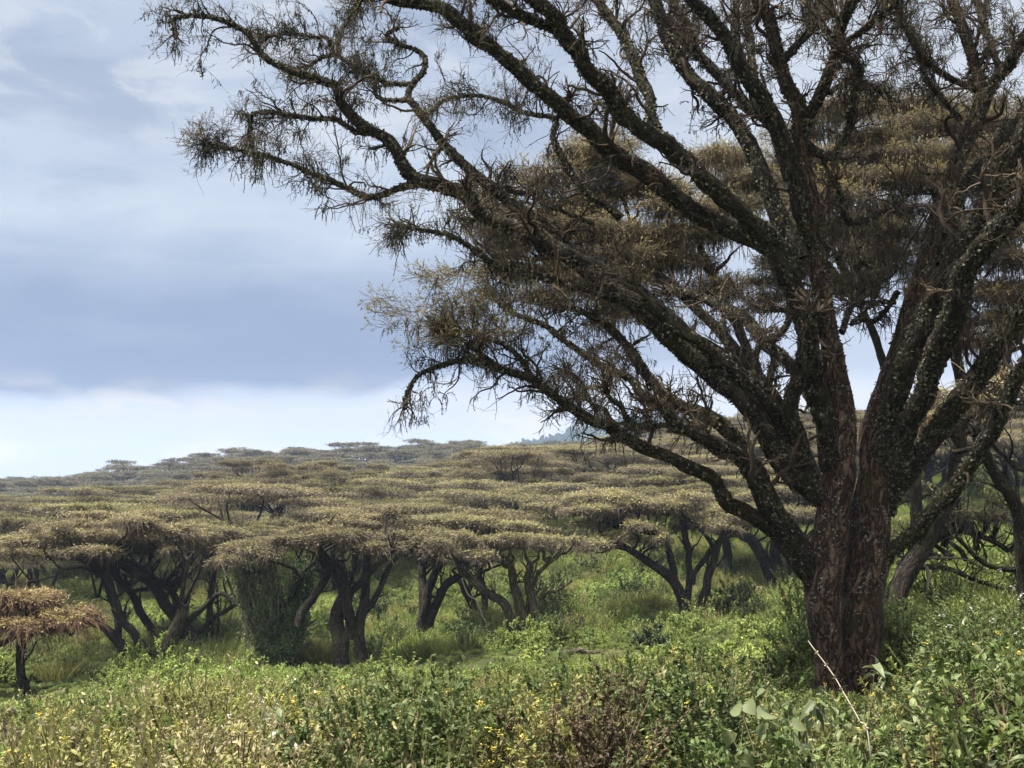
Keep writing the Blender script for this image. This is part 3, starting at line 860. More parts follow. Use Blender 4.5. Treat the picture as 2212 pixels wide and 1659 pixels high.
def dress_limb(parent, rng, P, Rr, dens, leaf, tmin=0.25, beard=1.0):
    """twigs, lichen and leaves on one limb (all in the tree's own coordinates)"""
    Lm = np.linalg.norm(np.diff(P, axis=0), axis=1).sum()
    gT, gB, gL = Geo(), Geo(), Geo()
    nfl = int(Lm * 340 * np.clip(Rr.mean() / 0.13, .5, 2.0))
    surface_flakes(gB, rng, P, Rr, nfl)
    P1 = P[None]
    R1 = Rr[None]
    n1 = max(1, int(Lm * dens * (1 - tmin)))
    n0 = int(Lm * (1 - tmin) * 0.75 * min(1.0, dens / 4))
    if n0:
        A0, RA0 = spawn(rng, P1, R1, n0, tmin * .8, 0.97, (0.9, 2.4), 18, (0.42, 0.12), 0.75, 0.25, 0.75, 0.42, 0.008)
        RA0 = np.clip(RA0, 0.007, 0.045)
        tubes(gT, A0, RA0, 7, 0, 0.25 * rng.random(n0), .12, rng, uvs=0)
        surf = sample(rng, A0, n0 * 90, .02, 1.0)
        s_ = rng.uniform(.02, .05, n0 * 90)
        leaves(gB, surf[0] + rvec(rng, n0 * 90) * .018, unit(rvec(rng, n0 * 90)), rvec(rng, n0 * 90), s_, s_ * .7, 0, rng.random(n0 * 90) ** 1.5)
        Ax, RAx = spawn(rng, A0, RA0, n0 * 5, .25, 1.0, (0.35, 1.1), 9, (.5, .2), .85, .15, .7, .4, .005)
        Bx, RBx = spawn(rng, Ax, RAx, n0 * 26, .15, 1.0, (.15, .5), 5, (.5, .35), .8, .08, .8, .35, .0032)
        tubes(gT, Ax, RAx, 4, 0, rng.random(len(Ax)) ** 1.6, uvs=0)
        tubes(gT, Bx, RBx, 3, 0, rng.random(len(Bx)) ** 1.6, uvs=0)
        beards(gB, rng, Ax, int(n0 * 26 * beard), (.06, .24), .0045)
        k = int(n0 * 160 * max(leaf, 0))
        if k:
            c, tn, _ = sample(rng, Bx, k, .2, 1.0)
            leaves(gL, c, unit(tn + rvec(rng, k) * .8), unit(np.array([0, 0, 1.0]) + rvec(rng, k) * .6), rng.uniform(.025, .06, k), rng.uniform(.010, .02, k), 0, rng.random(k))
    A, RA = spawn(rng, P1, R1, n1, tmin, 1.0, (0.40, 1.35), 11, (0.42, 0.12), 0.85, 0.1, 0.65, 0.45, 0.0055, tip_bias=0.75)
    RA = np.clip(RA, 0.004, 0.030)
    B, RB = spawn(rng, A, RA, n1 * 5, 0.2, 1.0, (0.22, 0.72), 7, (0.5, 0.3), 0.8, 0.1, 0.8, 0.34, 0.0033)
    Cc, RC = spawn(rng, B, RB, n1 * 13, 0.2, 1.0, (0.08, 0.34), 4, (0.6, 0.4), 0.8, 0.05, 0.8, 0.3, 0.0022)
    tip, RT = spawn(rng, P1[:, min(int(len(P) * .93), len(P) - 4):], R1[:, min(int(len(P) * .93), len(P) - 4):], max(4, int(dens * 1.0)), 0.3, 1.0, (0.3, 0.8), 7, (0.6, 0.2), 0.6, 0.05, 1.0, 0.4, 0.005)
    tip2, RT2 = spawn(rng, tip, RT, len(tip) * 7, 0.15, 1.0, (0.12, 0.45), 5, (0.5, 0.4), 0.8, 0.08, 0.8, 0.4, 0.003)
    for Q, q, sd in ((A, RA, 5), (B, RB, 3), (Cc, RC, 3), (tip, RT, 4), (tip2, RT2, 3)):
        tubes(gT, Q, q, sd, 0, rng.random(len(Q)) ** 1.6, uvs=0)
    # drooping, lichen-thickened branchlets in dark clusters
    nd = int(n1 * 2.2 * beard)
    if nd > 3:
        hubs, _, _ = sample(rng, np.concatenate([P1[:, np.linspace(int(len(P) * tmin), len(P) - 1, 11).astype(int)], A]) if A.shape[1] == 11 else A, max(2, nd // 7), .1, 1.0)
        k = rng.integers(0, len(hubs), nd)
        p = hubs[k] + rng.normal(size=(nd, 3)) * np.array([.10, .10, .03])
        d = unit(rvec(rng, nd) + np.array([0, 0, .15]))
        ln = rng.uniform(.18, .55, nd)[:, None]
        pts = [p]
        for q_ in range(7):
            d = unit(d + np.array([0, 0, -.30]) + rvec(rng, nd) * .33)
            p = p + d * ln / 7
            pts.append(p)
        Q = np.stack(pts, 1)
        gD = Geo()
        tubes(gD, Q, np.linspace(1, .55, 8)[None] * rng.uniform(.004, .009, (nd, 1)), 4, 0, .4 * rng.random(nd), uvs=0)
        m = nd * 16
        c, tn, _ = sample(rng, Q, m, 0, 1)
        s_ = rng.uniform(.014, .04, m)
        leaves(gD, c, unit(tn * .4 + rvec(rng, m)), rvec(rng, m), s_, s_ * .65, 0, rng.random(m) ** 1.6)
        m = nd * 5
        c, tn, _ = sample(rng, Q, m, 0, 1)
        E = np.stack([c, c + unit(tn * .5 + rvec(rng, m) + np.array([0, 0, -.4])) * rng.uniform(.03, .11, (m, 1))], 1)
        tubes(gD, E, np.full((m, 2), .0028), 3, 0, rng.random(m) * .5, uvs=0)
        gD.build('hanging_lichen', M['beard'], parent)
    gT.build('twigs', M['twig'], parent)
    beards(gB, rng, A, int(n1 * 9 * beard))
    beards(gB, rng, B, int(n1 * 4 * beard), (0.06, 0.2), 0.004)
    beards(gB, rng, P1, int(Lm * 5 * beard), (0.08, 0.25), 0.006, tmin)
    gB.build('lichen', M['beard'] if leaf < 0 else M['flake'], parent)
    nl = int(n1 * 60 * leaf)
    if nl > 10 or not gL.empty():
        for Q in (B, Cc, tip2):
            k = nl // 3
            c, tn, _ = sample(rng, Q, k, 0.25, 1.0)
            d = unit(tn + rvec(rng, k) * .8)
            leaves(gL, c, d, unit(np.array([0, 0, 1.0]) + rvec(rng, k) * .6), rng.uniform(.025, .06, k), rng.uniform(.010, .02, k), 0, rng.random(k))
        gL.build('leaves', M['acacia_leaf'], parent)


def wobble(rng, P, Rr, amp):
    """small crooks along a limb, in proportion to its thickness"""
    n = len(P)
    k = max(4, n // 3)
    o = rng.normal(size=(k, 3))
    o[0] = 0
    x = np.linspace(0, k - 1, n)
    w_ = np.stack([np.interp(x, np.arange(k), o[:, c]) for c in range(3)], 1)
    return P + w_ * (Rr[:, None] * amp)


def traced(pieces, Y, dY, rv, curve=1.0, step=0.085, rel=BASE):
    P = path3(pieces, None, Y, dY, rel, curve)
    L = np.linalg.norm(np.diff(P, axis=0), axis=1).sum()
    n = max(8, int(L / step))
    q = np.concatenate([P, np.linspace(0, 1, len(P))[:, None]], 1)
    q[:, 3] = np.interp(q[:, 3], np.linspace(0, 1, len(rv)), rv)
    q = resample(q, n)
    return q[:, :3], np.maximum(q[:, 3] * PX, 0.004)


gtk = Geo()
stems = []
for pc, rv, dY in ((stem1, r1, -1.0), (stem2, r2, 0.8)):
    P, Rr = traced(pc, Y0, dY, rv, 1.5, 0.06)
    P[:, 1] += 0.22 * (1 if dY > 0 else -1) * np.clip(1 - np.arange(len(P)) / 60, 0, 1)
    stems.append((P, Rr))
    tubes(gtk, P, Rr, 40, 0, None, 0.13, rg, 0.028)
# root flares
for k in range(9):
    a = k * 0.7 + rg.uniform(-.2, .2)
    c0 = stems[k % 2][0][2]
    st = c0 + np.array([0, 0, 0.55]) + np.array([math.cos(a), math.sin(a), 0]) * 0.17
    en = c0 + np.array([math.cos(a) * .75, math.sin(a) * .75, -0.55])
    tubes(gtk, resample(crooked(rg, st, en, 6, .04, -0.1), 12), np.linspace(.16, .09, 12), 10, 0, None, .15, rg)
trunk = gtk.build('trunk', M['bark_big'], big)
for i, (P, Rr) in enumerate(stems):
    g_ = Geo()
    n = len(P)
    surface_flakes(g_, rg, P[:int(n * .45)], Rr[:int(n * .45)] * 1.0, 1000, (0.018, 0.05))
    g_.build('lichen', M['flake'], trunk)
    dress_limb(trunk, rg, P[int(n * .45):], Rr[int(n * .45):], 4, .4, 0.3)

KNOWN = []                        # frame positions and depths of what is built, so that boughs leave their parents


def remember(P, Rr, y0=0):
    W = P + BASE
    t_ = W[:, 1] * CP + W[:, 2] * SP
    vx = 1106 + F * W[:, 0] / t_
    vy = 829.5 - F * (W[:, 2] * CP - W[:, 1] * SP) / t_
    KNOWN.append(np.stack([vx, vy, W[:, 1], Rr / PX], 1))


def parent_depth(vx, vy):
    K = np.concatenate(KNOWN)
    d = np.hypot(K[:, 0] - vx, K[:, 1] - vy) / np.maximum(K[:, 3], 6)
    k = int(np.argmin(d))
    return K[k, 2] if d[k] < 2.5 else None


for P, Rr in stems:
    remember(P, Rr)
for lm in LIMBS:
    pieces, ra, rb, dY, dens, leaf = lm[:6]
    ys = lm[6] if len(lm) > 6 else 0.0
    sx, sy = tr(pieces[0][0], pieces[0][1][:1])[0]
    yp = parent_depth(sx, sy)
    ra *= .92
    P, Rr = traced(pieces, yp if yp is not None else Y0 + ys, dY, [ra, ra * .80, ra * .64 + rb * .28, ra * .5 + rb * .5, ra * .3 + rb * .7, ra * .12 + rb * .88, rb], 1.3)
    P = wobble(rg, P, Rr, 0.12 if ra > 12 else 0.22)
    remember(P, Rr)
    g_ = Geo()
    tubes(g_, P, Rr, 18 if ra > 12 else 10, 0, None, 0.20, rg, 0.03 if ra > 12 else 0)
    lo = g_.build('limb', M['bark_limb'], big)
    Lm = np.linalg.norm(np.diff(P, axis=0), axis=1).sum()
    dress_limb(lo, rg, P, Rr, dens, leaf, 0.45 if ra > 14 else 0.12)


def twig_pad(gT, gL, gB, rng, c, rx, rz, ry, n, bias=(0, 0, 0), L=(0.3, 0.75), rt=0.006, lsize=(.05, .10), nleaf=6, droop=0.4, lbot=0.0):
    """a feathery pad of a crown: fans of twigs with leaves above and lichen-hung twigs below"""
    e = rvec(rng, n) * (rng.random((n, 1)) ** 0.45)
    e[:, 2] = e[:, 2] * 0.8 - 0.1
    p = c + e * np.array([rx, ry, rz])
    d = unit(e * np.array([1, 1, 0.2]) + np.array(bias) + rvec(rng, n) * np.array([.55, .55, .25]) + np.array([0, 0, 0.06]))
    ln = rng.uniform(*L, n)[:, None]
    p = p - d * ln * 0.6
    pts = [p]
    for s_ in range(4):
        d = unit(d + rvec(rng, n) * np.array([.28, .28, .2]) + np.array([0, 0, -0.03]))
        p = p + d * ln / 4
        pts.append(p)
    A = np.stack(pts, 1)
    RA = np.linspace(1, .45, 5)[None] * rt * rng.uniform(.7, 1.6, (n, 1))
    tubes(gT, A, RA, 3, 0, rng.random(n), uvs=0)
    B, RB = spawn(rng, A, RA, n * 4, 0.2, 1.0, (L[0] * .4, L[1] * .5), 4, (.6, .4), .75, .1, .9, .3, rt * .45)
    tubes(gT, B, RB, 3, 0, rng.random(len(B)), uvs=0)
    m = n * nleaf
    q, tn, _ = sample(rng, B, m, 0.2, 1.0)
    s = rng.uniform(*lsize, m)
    v = np.clip(rng.random(m) * .8 + .2 * (q[:, 2] - c[2]) / rz, 0, 1)
    leaves(gL, q, unit((tn + rvec(rng, m) * .5) * np.array([1, 1, .6])), unit(np.array([0, 0, 1.]) + rvec(rng, m) * .5), s, s * .26, 0, v)
    nd = int(n * droop)
    if nd:
        beards(gB, rng, A, nd, (L[0] * .5, L[1] * .9), rt * 1.1)


def pads_v(name_top, parent, rng, pads, rel, tw, lf, bd, dens, L, rt, ls, nleaf, droop, bias=(0, 0, 0), depth=1.3, fat=1.0):
    gT, gL, gB = Geo(), Geo(), Geo()
    for (vx, vy, hx, hy, Y) in pads:
        k = Y / F
        hy = hy * fat
        c = at(vx, vy, Y) - rel
        rx, rz = hx * k, hy * k
        n = int(dens * rx * rz * 40)
        # flat layers with gaps between them
        nl_ = 1 if rz < .3 else (2 if rz < .6 else (3 if rz < 1.4 else 4))
        for q in range(nl_):
            f = 0 if nl_ == 1 else (q / (nl_ - 1) - .5) * 1.5
            c2 = c + np.array([rng.normal() * rx * .28, rng.normal() * rx * .3, f * rz])
            rq = rx * rng.uniform(.65, 1.05)
            twig_pad(gT, gL, gB, rng, c2, rq, max(.10, rz * .36 / max(1, nl_ - 1)), rq * depth, max(6, n // nl_), bias, L, rt, ls, nleaf, droop)
    cr = gT.build('crown', tw, parent)
    if not gL.empty():
        gL.build('leaves', lf, cr)
    if not gB.empty():
        gB.build('lichen', bd, cr)
    return cr


# feathery outer foliage of the big tree
PADS_LOW = [(835, 645, 62, 9, 22.6), (880, 672, 80, 10, 22.5), (930, 610, 90, 10, 22.8), (960, 640, 100, 11, 22.9), (1000, 668, 100, 11, 22.7), (905, 700, 66, 9, 22.4), (990, 700, 90, 11, 22.6),
            (1030, 600, 85, 10, 23.2), (985, 580, 70, 9, 23.3), (1070, 635, 80, 12, 23.2), (1090, 675, 80, 12, 23.3), (960, 735, 66, 9, 22.4), (1050, 725, 76, 11, 22.9), (1120, 715, 60, 10, 23.3),
            (900, 590, 50, 8, 23.0), (860, 700, 46, 7, 22.4), (905, 745, 40, 7, 22.3), (1130, 600, 60, 14, 23.6)]
pads_v('low', big, rg, PADS_LOW, BASE, M['brown_low'], M['brown_top'], M['flake'], 13.0, (.25, .65), .0042, (.035, .085), 20, 0.35, (-.5, -.1, 0.05))
PADS_THIN = [(1190, 800, 90, 35, 23.2), (1260, 745, 90, 40, 23.5), (1330, 720, 80, 40, 24.0), (1100, 130, 90, 30, 23.4), (980, 215, 90, 35, 24.5), (1060, 205, 70, 25, 24.2), (560, 300, 90, 26, 23.0),
             (660, 335, 90, 26, 23.2), (480, 290, 70, 22, 23.0), (900, 420, 80, 26, 22.5), (780, 440, 80, 20, 22.4), (620, 120, 100, 30, 24.6), (740, 90, 90, 30, 25.4)]
pads_v('thin', big, rg, PADS_THIN, BASE, M['twig'], M['acacia_leaf'], M['flake'], 4.0, (.25, .7), .0036, (.025, .05), 3, 0.8, (-.4, 0, 0))
PADS_TOP = [(1250, 20, 150, 36, 22), (1430, 60, 130, 40, 25), (1560, 40, 140, 45, 27), (1720, 50, 130, 45, 28), (1880, 120, 120, 50, 24), (1900, 30, 130, 40, 27), (2040, 60, 120, 55, 24),
            (2130, 130, 100, 60, 22.5), (2190, 60, 90, 60, 24), (1960, 170, 60, 26, 23.5), (1330, 150, 90, 26, 24), (1000, 40, 130, 26, 23)]
pads_v('top', big, rg, PADS_TOP, BASE, M['twig'], M['acacia_leaf'], M['flake'], 2.6, (.3, .8), .0046, (.03, .06), 4, 0.8, (0, 0, 0))
PADS_OVER = []
for k in range(46):
    a = k * 2.39996
    rr = 9.5 * math.sqrt((k + .5) / 46)
    X, Yv = rr * math.cos(a), Y0 - 1 + rr * math.sin(a) * 0.8
    vx = 1800 + X * F / Y0
    PADS_OVER.append((1106 + (vx - 1106) * Y0 / Yv, -150 - 120 * rg.random() - 6 * (Y0 - Yv) + 10 * 0, 190, 60, Yv))
pads_v('over', big, rg, PADS_OVER, BASE, M['twig'], M['acacia_leaf'], M['flake'], 0.9, (.4, 1.1), .008, (.09, .18), 9, 0.2)

# ------------------------------------------------------------------ two large brown-crowned trees just behind it
def back_tree(label, bv, Yb, pads, trunk_lines, seed, dens=13.0):
    rng = np.random.default_rng(seed)
    b = at(bv, 1300, Yb)
    b[2] = gz(b[0], Yb)
    o = empty('acacia_tree', b, label, 'tree')
    g_ = Geo()
    tips = []
    for zz, pts, ra, rb in trunk_lines:
        P = path3([(zz, pts)], None, Yb, 0.0, b)
        P = resample(P, 40)
        Rr = np.linspace(ra, rb, 40) * Yb / F
        tubes(g_, wobble(rng, P, Rr, .3), Rr, 12, 0, None, .15, rng)
        tips.append(P)
    T = np.concatenate(tips)
    for (vx, vy, hx, hy, Y) in pads:
        c = at(vx, vy, Y) - b
        d = np.linalg.norm((T - c) * np.array([1, 1, 1.0]), axis=1) + np.where(T[:, 2] > c[2] - 0.4, 4, 0)
        s_ = T[int(np.argmin(d))]
        for q in range(3):
            e = c + rng.normal(size=3) * np.array([hx, hx, hy * .6]) * Y / F * .6
            P = resample(crooked(rng, s_, e, 9, .07, -0.08), 22)
            tubes(g_, P, np.linspace(.075, .014, 22), 6, 0, None, .1, rng)
    g_.build('trunk', M['bark_mid'], o)
    pads_v('crown', o, rng, pads, b, M['brown_low'], M['brown_top'], M['brown_low'], dens, (.35, 1.1), .0075, (.06, .15), 10, 0.7, (0, 0, 0), 1.0, 1.45)
    return o


back_tree('brown feathery acacia crown seen between the left limbs of the huge dark tree', 1810, 37.0,
          [(1070, 455, 80, 40, 36), (1190, 435, 110, 55, 37), (1320, 430, 110, 80, 38), (1250, 545, 130, 55, 36), (1420, 480, 110, 80, 37), (1400, 580, 110, 50, 37.5), (1130, 530, 90, 45, 36.5),
           (1320, 340, 110, 36, 38), (1500, 430, 90, 75, 38), (1540, 560, 80, 55, 37), (1210, 610, 90, 30, 36), (1330, 640, 90, 30, 36.5)],
          [('v', [(1810, 1330), (1800, 1150), (1730, 950), (1620, 790), (1480, 640), (1380, 560)], 22, 8), ('v', [(1640, 810), (1480, 720), (1330, 650), (1200, 600)], 11, 6), ('v', [(1640, 815), (1590, 700), (1540, 600), (1500, 500)], 12, 6)], 5)
back_tree('tall acacia with broad domed tan crown behind the right of the huge dark tree', 1960, 43.0,
          [(1850, 300, 130, 60, 43), (2000, 275, 140, 60, 44), (2150, 285, 140, 70, 43), (1790, 410, 120, 75, 42), (1940, 420, 140, 80, 42.5), (2120, 430, 140, 90, 43), (1690, 345, 100, 50, 44),
           (1600, 385, 100, 55, 43), (1880, 545, 110, 50, 42), (2050, 570, 120, 55, 42.5), (2190, 590, 100, 80, 42), (1720, 500, 90, 60, 43), (2130, 690, 80, 45, 42), (1660, 600, 60, 36, 44),
           (2010, 690, 60, 30, 43), (2280, 330, 120, 90, 43), (2300, 500, 120, 90, 43)],
          [('v', [(1935, 1330), (1960, 1240), (2010, 1150), (2060, 1050), (2080, 880), (2060, 720)], 22, 11), ('v', [(2060, 1050), (2140, 900), (2180, 760)], 13, 8), ('v', [(1990, 1170), (1960, 950), (1900, 760), (1850, 640)], 14, 7)], 6)

# ------------------------------------------------------------------ front row of flat-topped acacias
def hit(vx, vy, y0=6.0, y1=420.0):
    """where the sight line through a frame point meets the terrain"""
    Y = np.geomspace(y0, y1, 900)
    P = np.array([at(vx, vy, y) for y in Y])
    d = P[:, 2] - ground(P[:, 0], P[:, 1])
    k = np.nonzero(d < 0)[0]
    k = k[0] if len(k) else len(Y) - 1
    return P[k]


FRONT_XY = []


def front_tree(label, base_v, trunks, crowns, seed, Y=None, bark='bark_mid', dens=1.0, size=0.19, extra=None, top='crown_top', low='crown_low', droop=(.35, 1.15), ndr=120):
    rng = np.random.default_rng(seed)
    b = hit(base_v[0], base_v[1] + 6)
    if Y is not None:
        b = at(base_v[0], base_v[1], Y)
        b[2] = gz(b[0], Y)
    Yt = b[1]
    o = empty('flat_topped_acacia', b, label, 'tree')
    k = Yt / F
    tips = []
    gt = Geo()
    for zz, pts, wa, wb, *mt in trunks:
        kz = ZO[zz][2] * k * .53
        P = path3([(zz, pts)], None, Yt, rng.uniform(-1.2, 1.2), b)
        n = max(16, int(np.linalg.norm(np.diff(P, axis=0), axis=1).sum() / .25))
        P = resample(P, n)
        Rr = np.linspace(wa, wb, n) * kz
        P[0, 2] -= 0.5
        P = wobble(rng, P, Rr, 0.22)
        if mt:
            g2 = Geo()
            tubes(g2, P, Rr, 14, 0, None, .16, rng, .03)
            g2.build('trunk', M[mt[0]], o)
        else:
            tubes(gt, P, Rr, 14, 0, None, .16, rng, .03)
        tips.append(P)
        # crooked side branches
        A, RA = spawn(rng, P[None], Rr[None], 7, .45, 1.0, (.8, 2.4), 10, (.4, .12), .8, .35, .6, .35, .02)
        tubes(gt, A, RA, 5, 0, uvs=1)
        B, RB = spawn(rng, A, RA, 16, .3, 1.0, (.4, 1.2), 7, (.5, .3), .8, .1, .7, .4, .012)
        tubes(gt, B, RB, 4, 0, uvs=1)
    T = np.concatenate(tips)
    PLs, PRs = [], []
    for cx, cy, hw, H, dY in crowns:
        c = at(cx, cy - 12, Yt + dY) - b
        Rad = hw * (Yt + dY) / F
        PL, PR = crown_plates(rng, Rad, H, max(4, int(2.0 * Rad)))
        PL[:, 2] -= H * .3
        PLs.append(PL + c)
        PRs.append(PR)
    PL = np.concatenate(PLs)
    PR = np.concatenate(PRs)
    for p in PL:
        d = np.linalg.norm((T - p) * np.array([1, 1, .7]), axis=1) + np.where(T[:, 2] > p[2] - .3, 6, 0) + np.where(T[:, 2] < p[2] * .45, 5, 0)
        s_ = T[int(np.argmin(d))]
        P = resample(crooked(rng, s_, p - np.array([0, 0, .3]), 9, .07, -.06), 20)
        tubes(gt, P, np.linspace(.11, .03, 20), 6, 0, None, .12, rng)
        A, RA = spawn(rng, P[None], np.linspace(.11, .03, 20)[None], 5, .4, 1.0, (.5, 1.6), 8, (.5, .2), .8, .25, .7, .35, .012)
        tubes(gt, A, RA, 4, 0)
    if not gt.empty():
        gt.build('trunk', M[bark], o)
    gc = Geo()
    area = (PR ** 2).sum()
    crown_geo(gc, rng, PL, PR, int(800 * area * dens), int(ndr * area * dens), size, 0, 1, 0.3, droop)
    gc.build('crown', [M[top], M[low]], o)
    if extra:
        extra(o, rng, b, Yt)
    FRONT_XY.append((b[0], b[1], Yt * 120 / F))
    return o


def vines(o, rng, b, Yt):
    """leafy creepers and dry hanging stems wrapping the trunk"""
    k = Yt / F
    gs, gl, gd = Geo(), Geo(), Geo()
    cols = [(548, 1205, 560, 1450, 20, 0), (590, 1205, 580, 1450, 22, 0), (640, 1240, 624, 1450, 16, 1), (522, 1215, 560, 1440, 14, 0), (664, 1215, 640, 1400, 9, 1), (600, 1380, 600, 1455, 34, 1), (575, 1300, 588, 1450, 14, 1)]
    for x0, y0, x1, y1, hw, leafy in cols:
        n = 34
        p0 = np.array([at(x0, y0, Yt) - b] * n) + rng.normal(size=(n, 3)) * hw * k * np.array([.6, .8, .4])
        p1 = np.array([at(x1, y1, Yt) - b] * n) + rng.normal(size=(n, 3)) * hw * k * np.array([.6, .8, .3])
        cut = rng.uniform(.35, 1.0, (n, 1, 1)) if not leafy else rng.uniform(.6, 1.0, (n, 1, 1))
        t = np.linspace(0, 1, 7)[None, :, None] * cut
        P = p0[:, None] * (1 - t) + p1[:, None] * t + rng.normal(size=(n, 7, 3)) * .16 + np.sin(t * 5 + rng.uniform(0, 6, (n, 1, 1))) * np.array([.22, .2, 0])
        tubes(gs, P, np.full((n, 7), .018), 3, 0, rng.random(n), uvs=0)
        m = 4200 if leafy else 1500
        q, tn, _ = sample(rng, P, m)
        q = q + rng.normal(size=(m, 3)) * .16
        s = rng.uniform(.09, .2, m)
        leaves(gl, q, unit(rvec(rng, m) + np.array([0, -.3, -.6])), unit(rvec(rng, m) * .7 + np.array([0, -.6, .5])), s, s * .6, 0, rng.random(m))
        if not leafy:
            m = 1100
            q, tn, _ = sample(rng, P, m)
            q = q + rng.normal(size=(m, 3)) * .14
            s = rng.uniform(.12, .3, m)
            leaves(gd, q, unit(rvec(rng, m) * .5 + np.array([0, 0, -1])), rvec(rng, m), s, s * .16, 0, rng.random(m))
    gs.build('vine_stems', M['twig_pale'], o)
    gl.build('vine_leaves', M['vine_leaf'], o)
    gd.build('dry_vines', M['crown_low'], o)


M['vine_leaf'] = leaf_mat('vine_leaf', [(0, (0.028, 0.050, 0.014)), (0.5, (0.062, 0.105, 0.030)), (1, (0.11, 0.17, 0.06))], .35, .5)

# the leaning cluster at the left
front_tree('leaning fan of dark trunks with one mossy stump-like stem, left of the vine-wrapped tree', (325, 1452),
           [('z7', [(1010, 1015), (940, 880), (850, 770), (740, 670), (600, 615), (520, 600), (450, 560)], 105, 22), ('z7', [(1070, 960), (1040, 850), (960, 720), (870, 620), (830, 500), (790, 380), (750, 280)], 62, 45),
            ('z7', [(1090, 1000), (1150, 850), (1220, 720), (1280, 600), (1305, 520)], 125, 72, 'bark_moss'), ('z7', [(1270, 680), (1400, 560), (1500, 460), (1570, 430), (1660, 500)], 45, 26),
            ('z7', [(1300, 540), (1290, 400), (1310, 280), (1330, 190)], 34, 22), ('z7', [(1290, 520), (1370, 350), (1430, 190)], 30, 18), ('z7', [(960, 800), (930, 700), (850, 600)], 34, 20)],
           [(120, 1172, 150, 2.4, 0), (290, 1150, 150, 2.6, 2), (215, 1128, 140, 2.2, 7)], 21)
front_tree('dark trunk leaning left into the low canopy, behind the mossy stump-like stem', (440, 1418),
           [('z7', [(1430, 890), (1360, 760), (1280, 640), (1220, 580), (1150, 440), (1060, 340), (950, 280), (880, 235)], 95, 58), ('z7', [(1265, 540), (1200, 400), (1080, 310), (930, 190)], 52, 36),
            ('z7', [(1330, 720), (1420, 690), (1520, 590), (1670, 500)], 42, 26)],
           [(400, 1160, 130, 2.2, 1), (500, 1172, 120, 1.8, 0)], 22)
front_tree('thin upright trunk between the left-leaning trunks and the vine-wrapped tree', (457, 1395),
           [('z7', [(1490, 800), (1480, 600), (1490, 400), (1540, 215)], 50, 40), ('z7', [(1540, 700), (1545, 560), (1535, 400)], 18, 14)],
           [(560, 1155, 130, 1.9, 2)], 23)
front_tree('slim pale trunk farther back behind the leaning dark fan of trunks', (256, 1424),
           [('z7', [(835, 885), (840, 780), (830, 600), (780, 420), (690, 230)], 52, 42), ('z7', [(700, 260), (590, 190), (480, 178), (380, 182)], 40, 18)],
           [(150, 1140, 150, 2.2, 0), (300, 1115, 140, 2.0, 3)], 24)
front_tree('slanting trunk half hidden by the mossy stump-like stem', (345, 1400),
           [('z7', [(1140, 800), (1050, 660), (980, 530), (920, 420), (790, 265)], 58, 46)],
           [(330, 1128, 140, 2.0, 0)], 25)
front_tree('low golden-topped acacia at the far left edge with brown twiggy underside', (55, 1503),
           [('z7', [(190, 1170), (150, 1020), (140, 860), (140, 790)], 66, 50), ('z7', [(-100, 800), (0, 780), (130, 710), (320, 640)], 46, 22), ('z7', [(140, 860), (200, 740), (330, 660)], 34, 16)],
           [(-20, 1312, 160, 1.6, -1), (125, 1316, 100, 1.3, 0), (55, 1352, 125, .9, -1), (190, 1330, 50, .6, -.5)], 26, top='gold_top', low='rust_low', droop=(.4, 1.6), ndr=190)
front_tree('tree wrapped in green and dry hanging vines from canopy to ground', (598, 1448),
           [('z7', [(1960, 980), (2000, 700), (1990, 500), (1890, 290)], 70, 50), ('z7', [(2060, 960), (2090, 600), (2130, 350)], 60, 45), ('z7', [(1990, 560), (2060, 440), (2130, 320)], 44, 30)],
           [(590, 1172, 130, 1.7, 0), (690, 1158, 110, 1.7, 2)], 27, extra=vines)
front_tree('two crossing dark trunks forming a tall loop near the ground, beside the vine-wrapped tree', (765, 1432),
           [('z6', [(470, 1345), (450, 1180), (452, 1080), (490, 1000), (460, 900), (400, 830), (320, 760)], 80, 58), ('z6', [(580, 1380), (560, 1200), (580, 1100), (600, 900), (600, 760)], 66, 32),
            ('z6', [(480, 1245), (560, 1130), (640, 1020), (720, 860), (770, 800)], 44, 22), ('z6', [(525, 1190), (500, 1080), (475, 950)], 56, 46), ('z6', [(240, 1120), (330, 1000), (410, 870)], 44, 36),
            ('z6', [(500, 1010), (580, 930), (700, 800), (740, 760)], 40, 30)],
           [(740, 1162, 130, 1.9, 0), (850, 1168, 110, 1.7, 1), (800, 1130, 130, 1.9, 5)], 28)
front_tree('forked dark trunk leaning right in the middle of the row, beside the looped trunks', (908, 1398),
           [('z6', [(890, 1285), (900, 1150), (930, 1020), (960, 920), (990, 830)], 68, 36), ('z6', [(920, 1210), (960, 1080), (1010, 970), (1090, 900)], 56, 38), ('z6', [(905, 1060), (905, 900), (910, 800)], 44, 40)],
           [(930, 1172, 110, 1.6, 0), (1000, 1140, 130, 1.9, 5)], 29)
front_tree('thin shadowed trunk behind the forked leaning trunk, left of the shaggy one', (1035, 1350),
           [('z6', [(1200, 1165), (1150, 1040), (1105, 930)], 48, 38), ('z6', [(1222, 1130), (1230, 1000), (1200, 890)], 36, 28)],
           [(1060, 1130, 130, 1.9, 0)], 30)
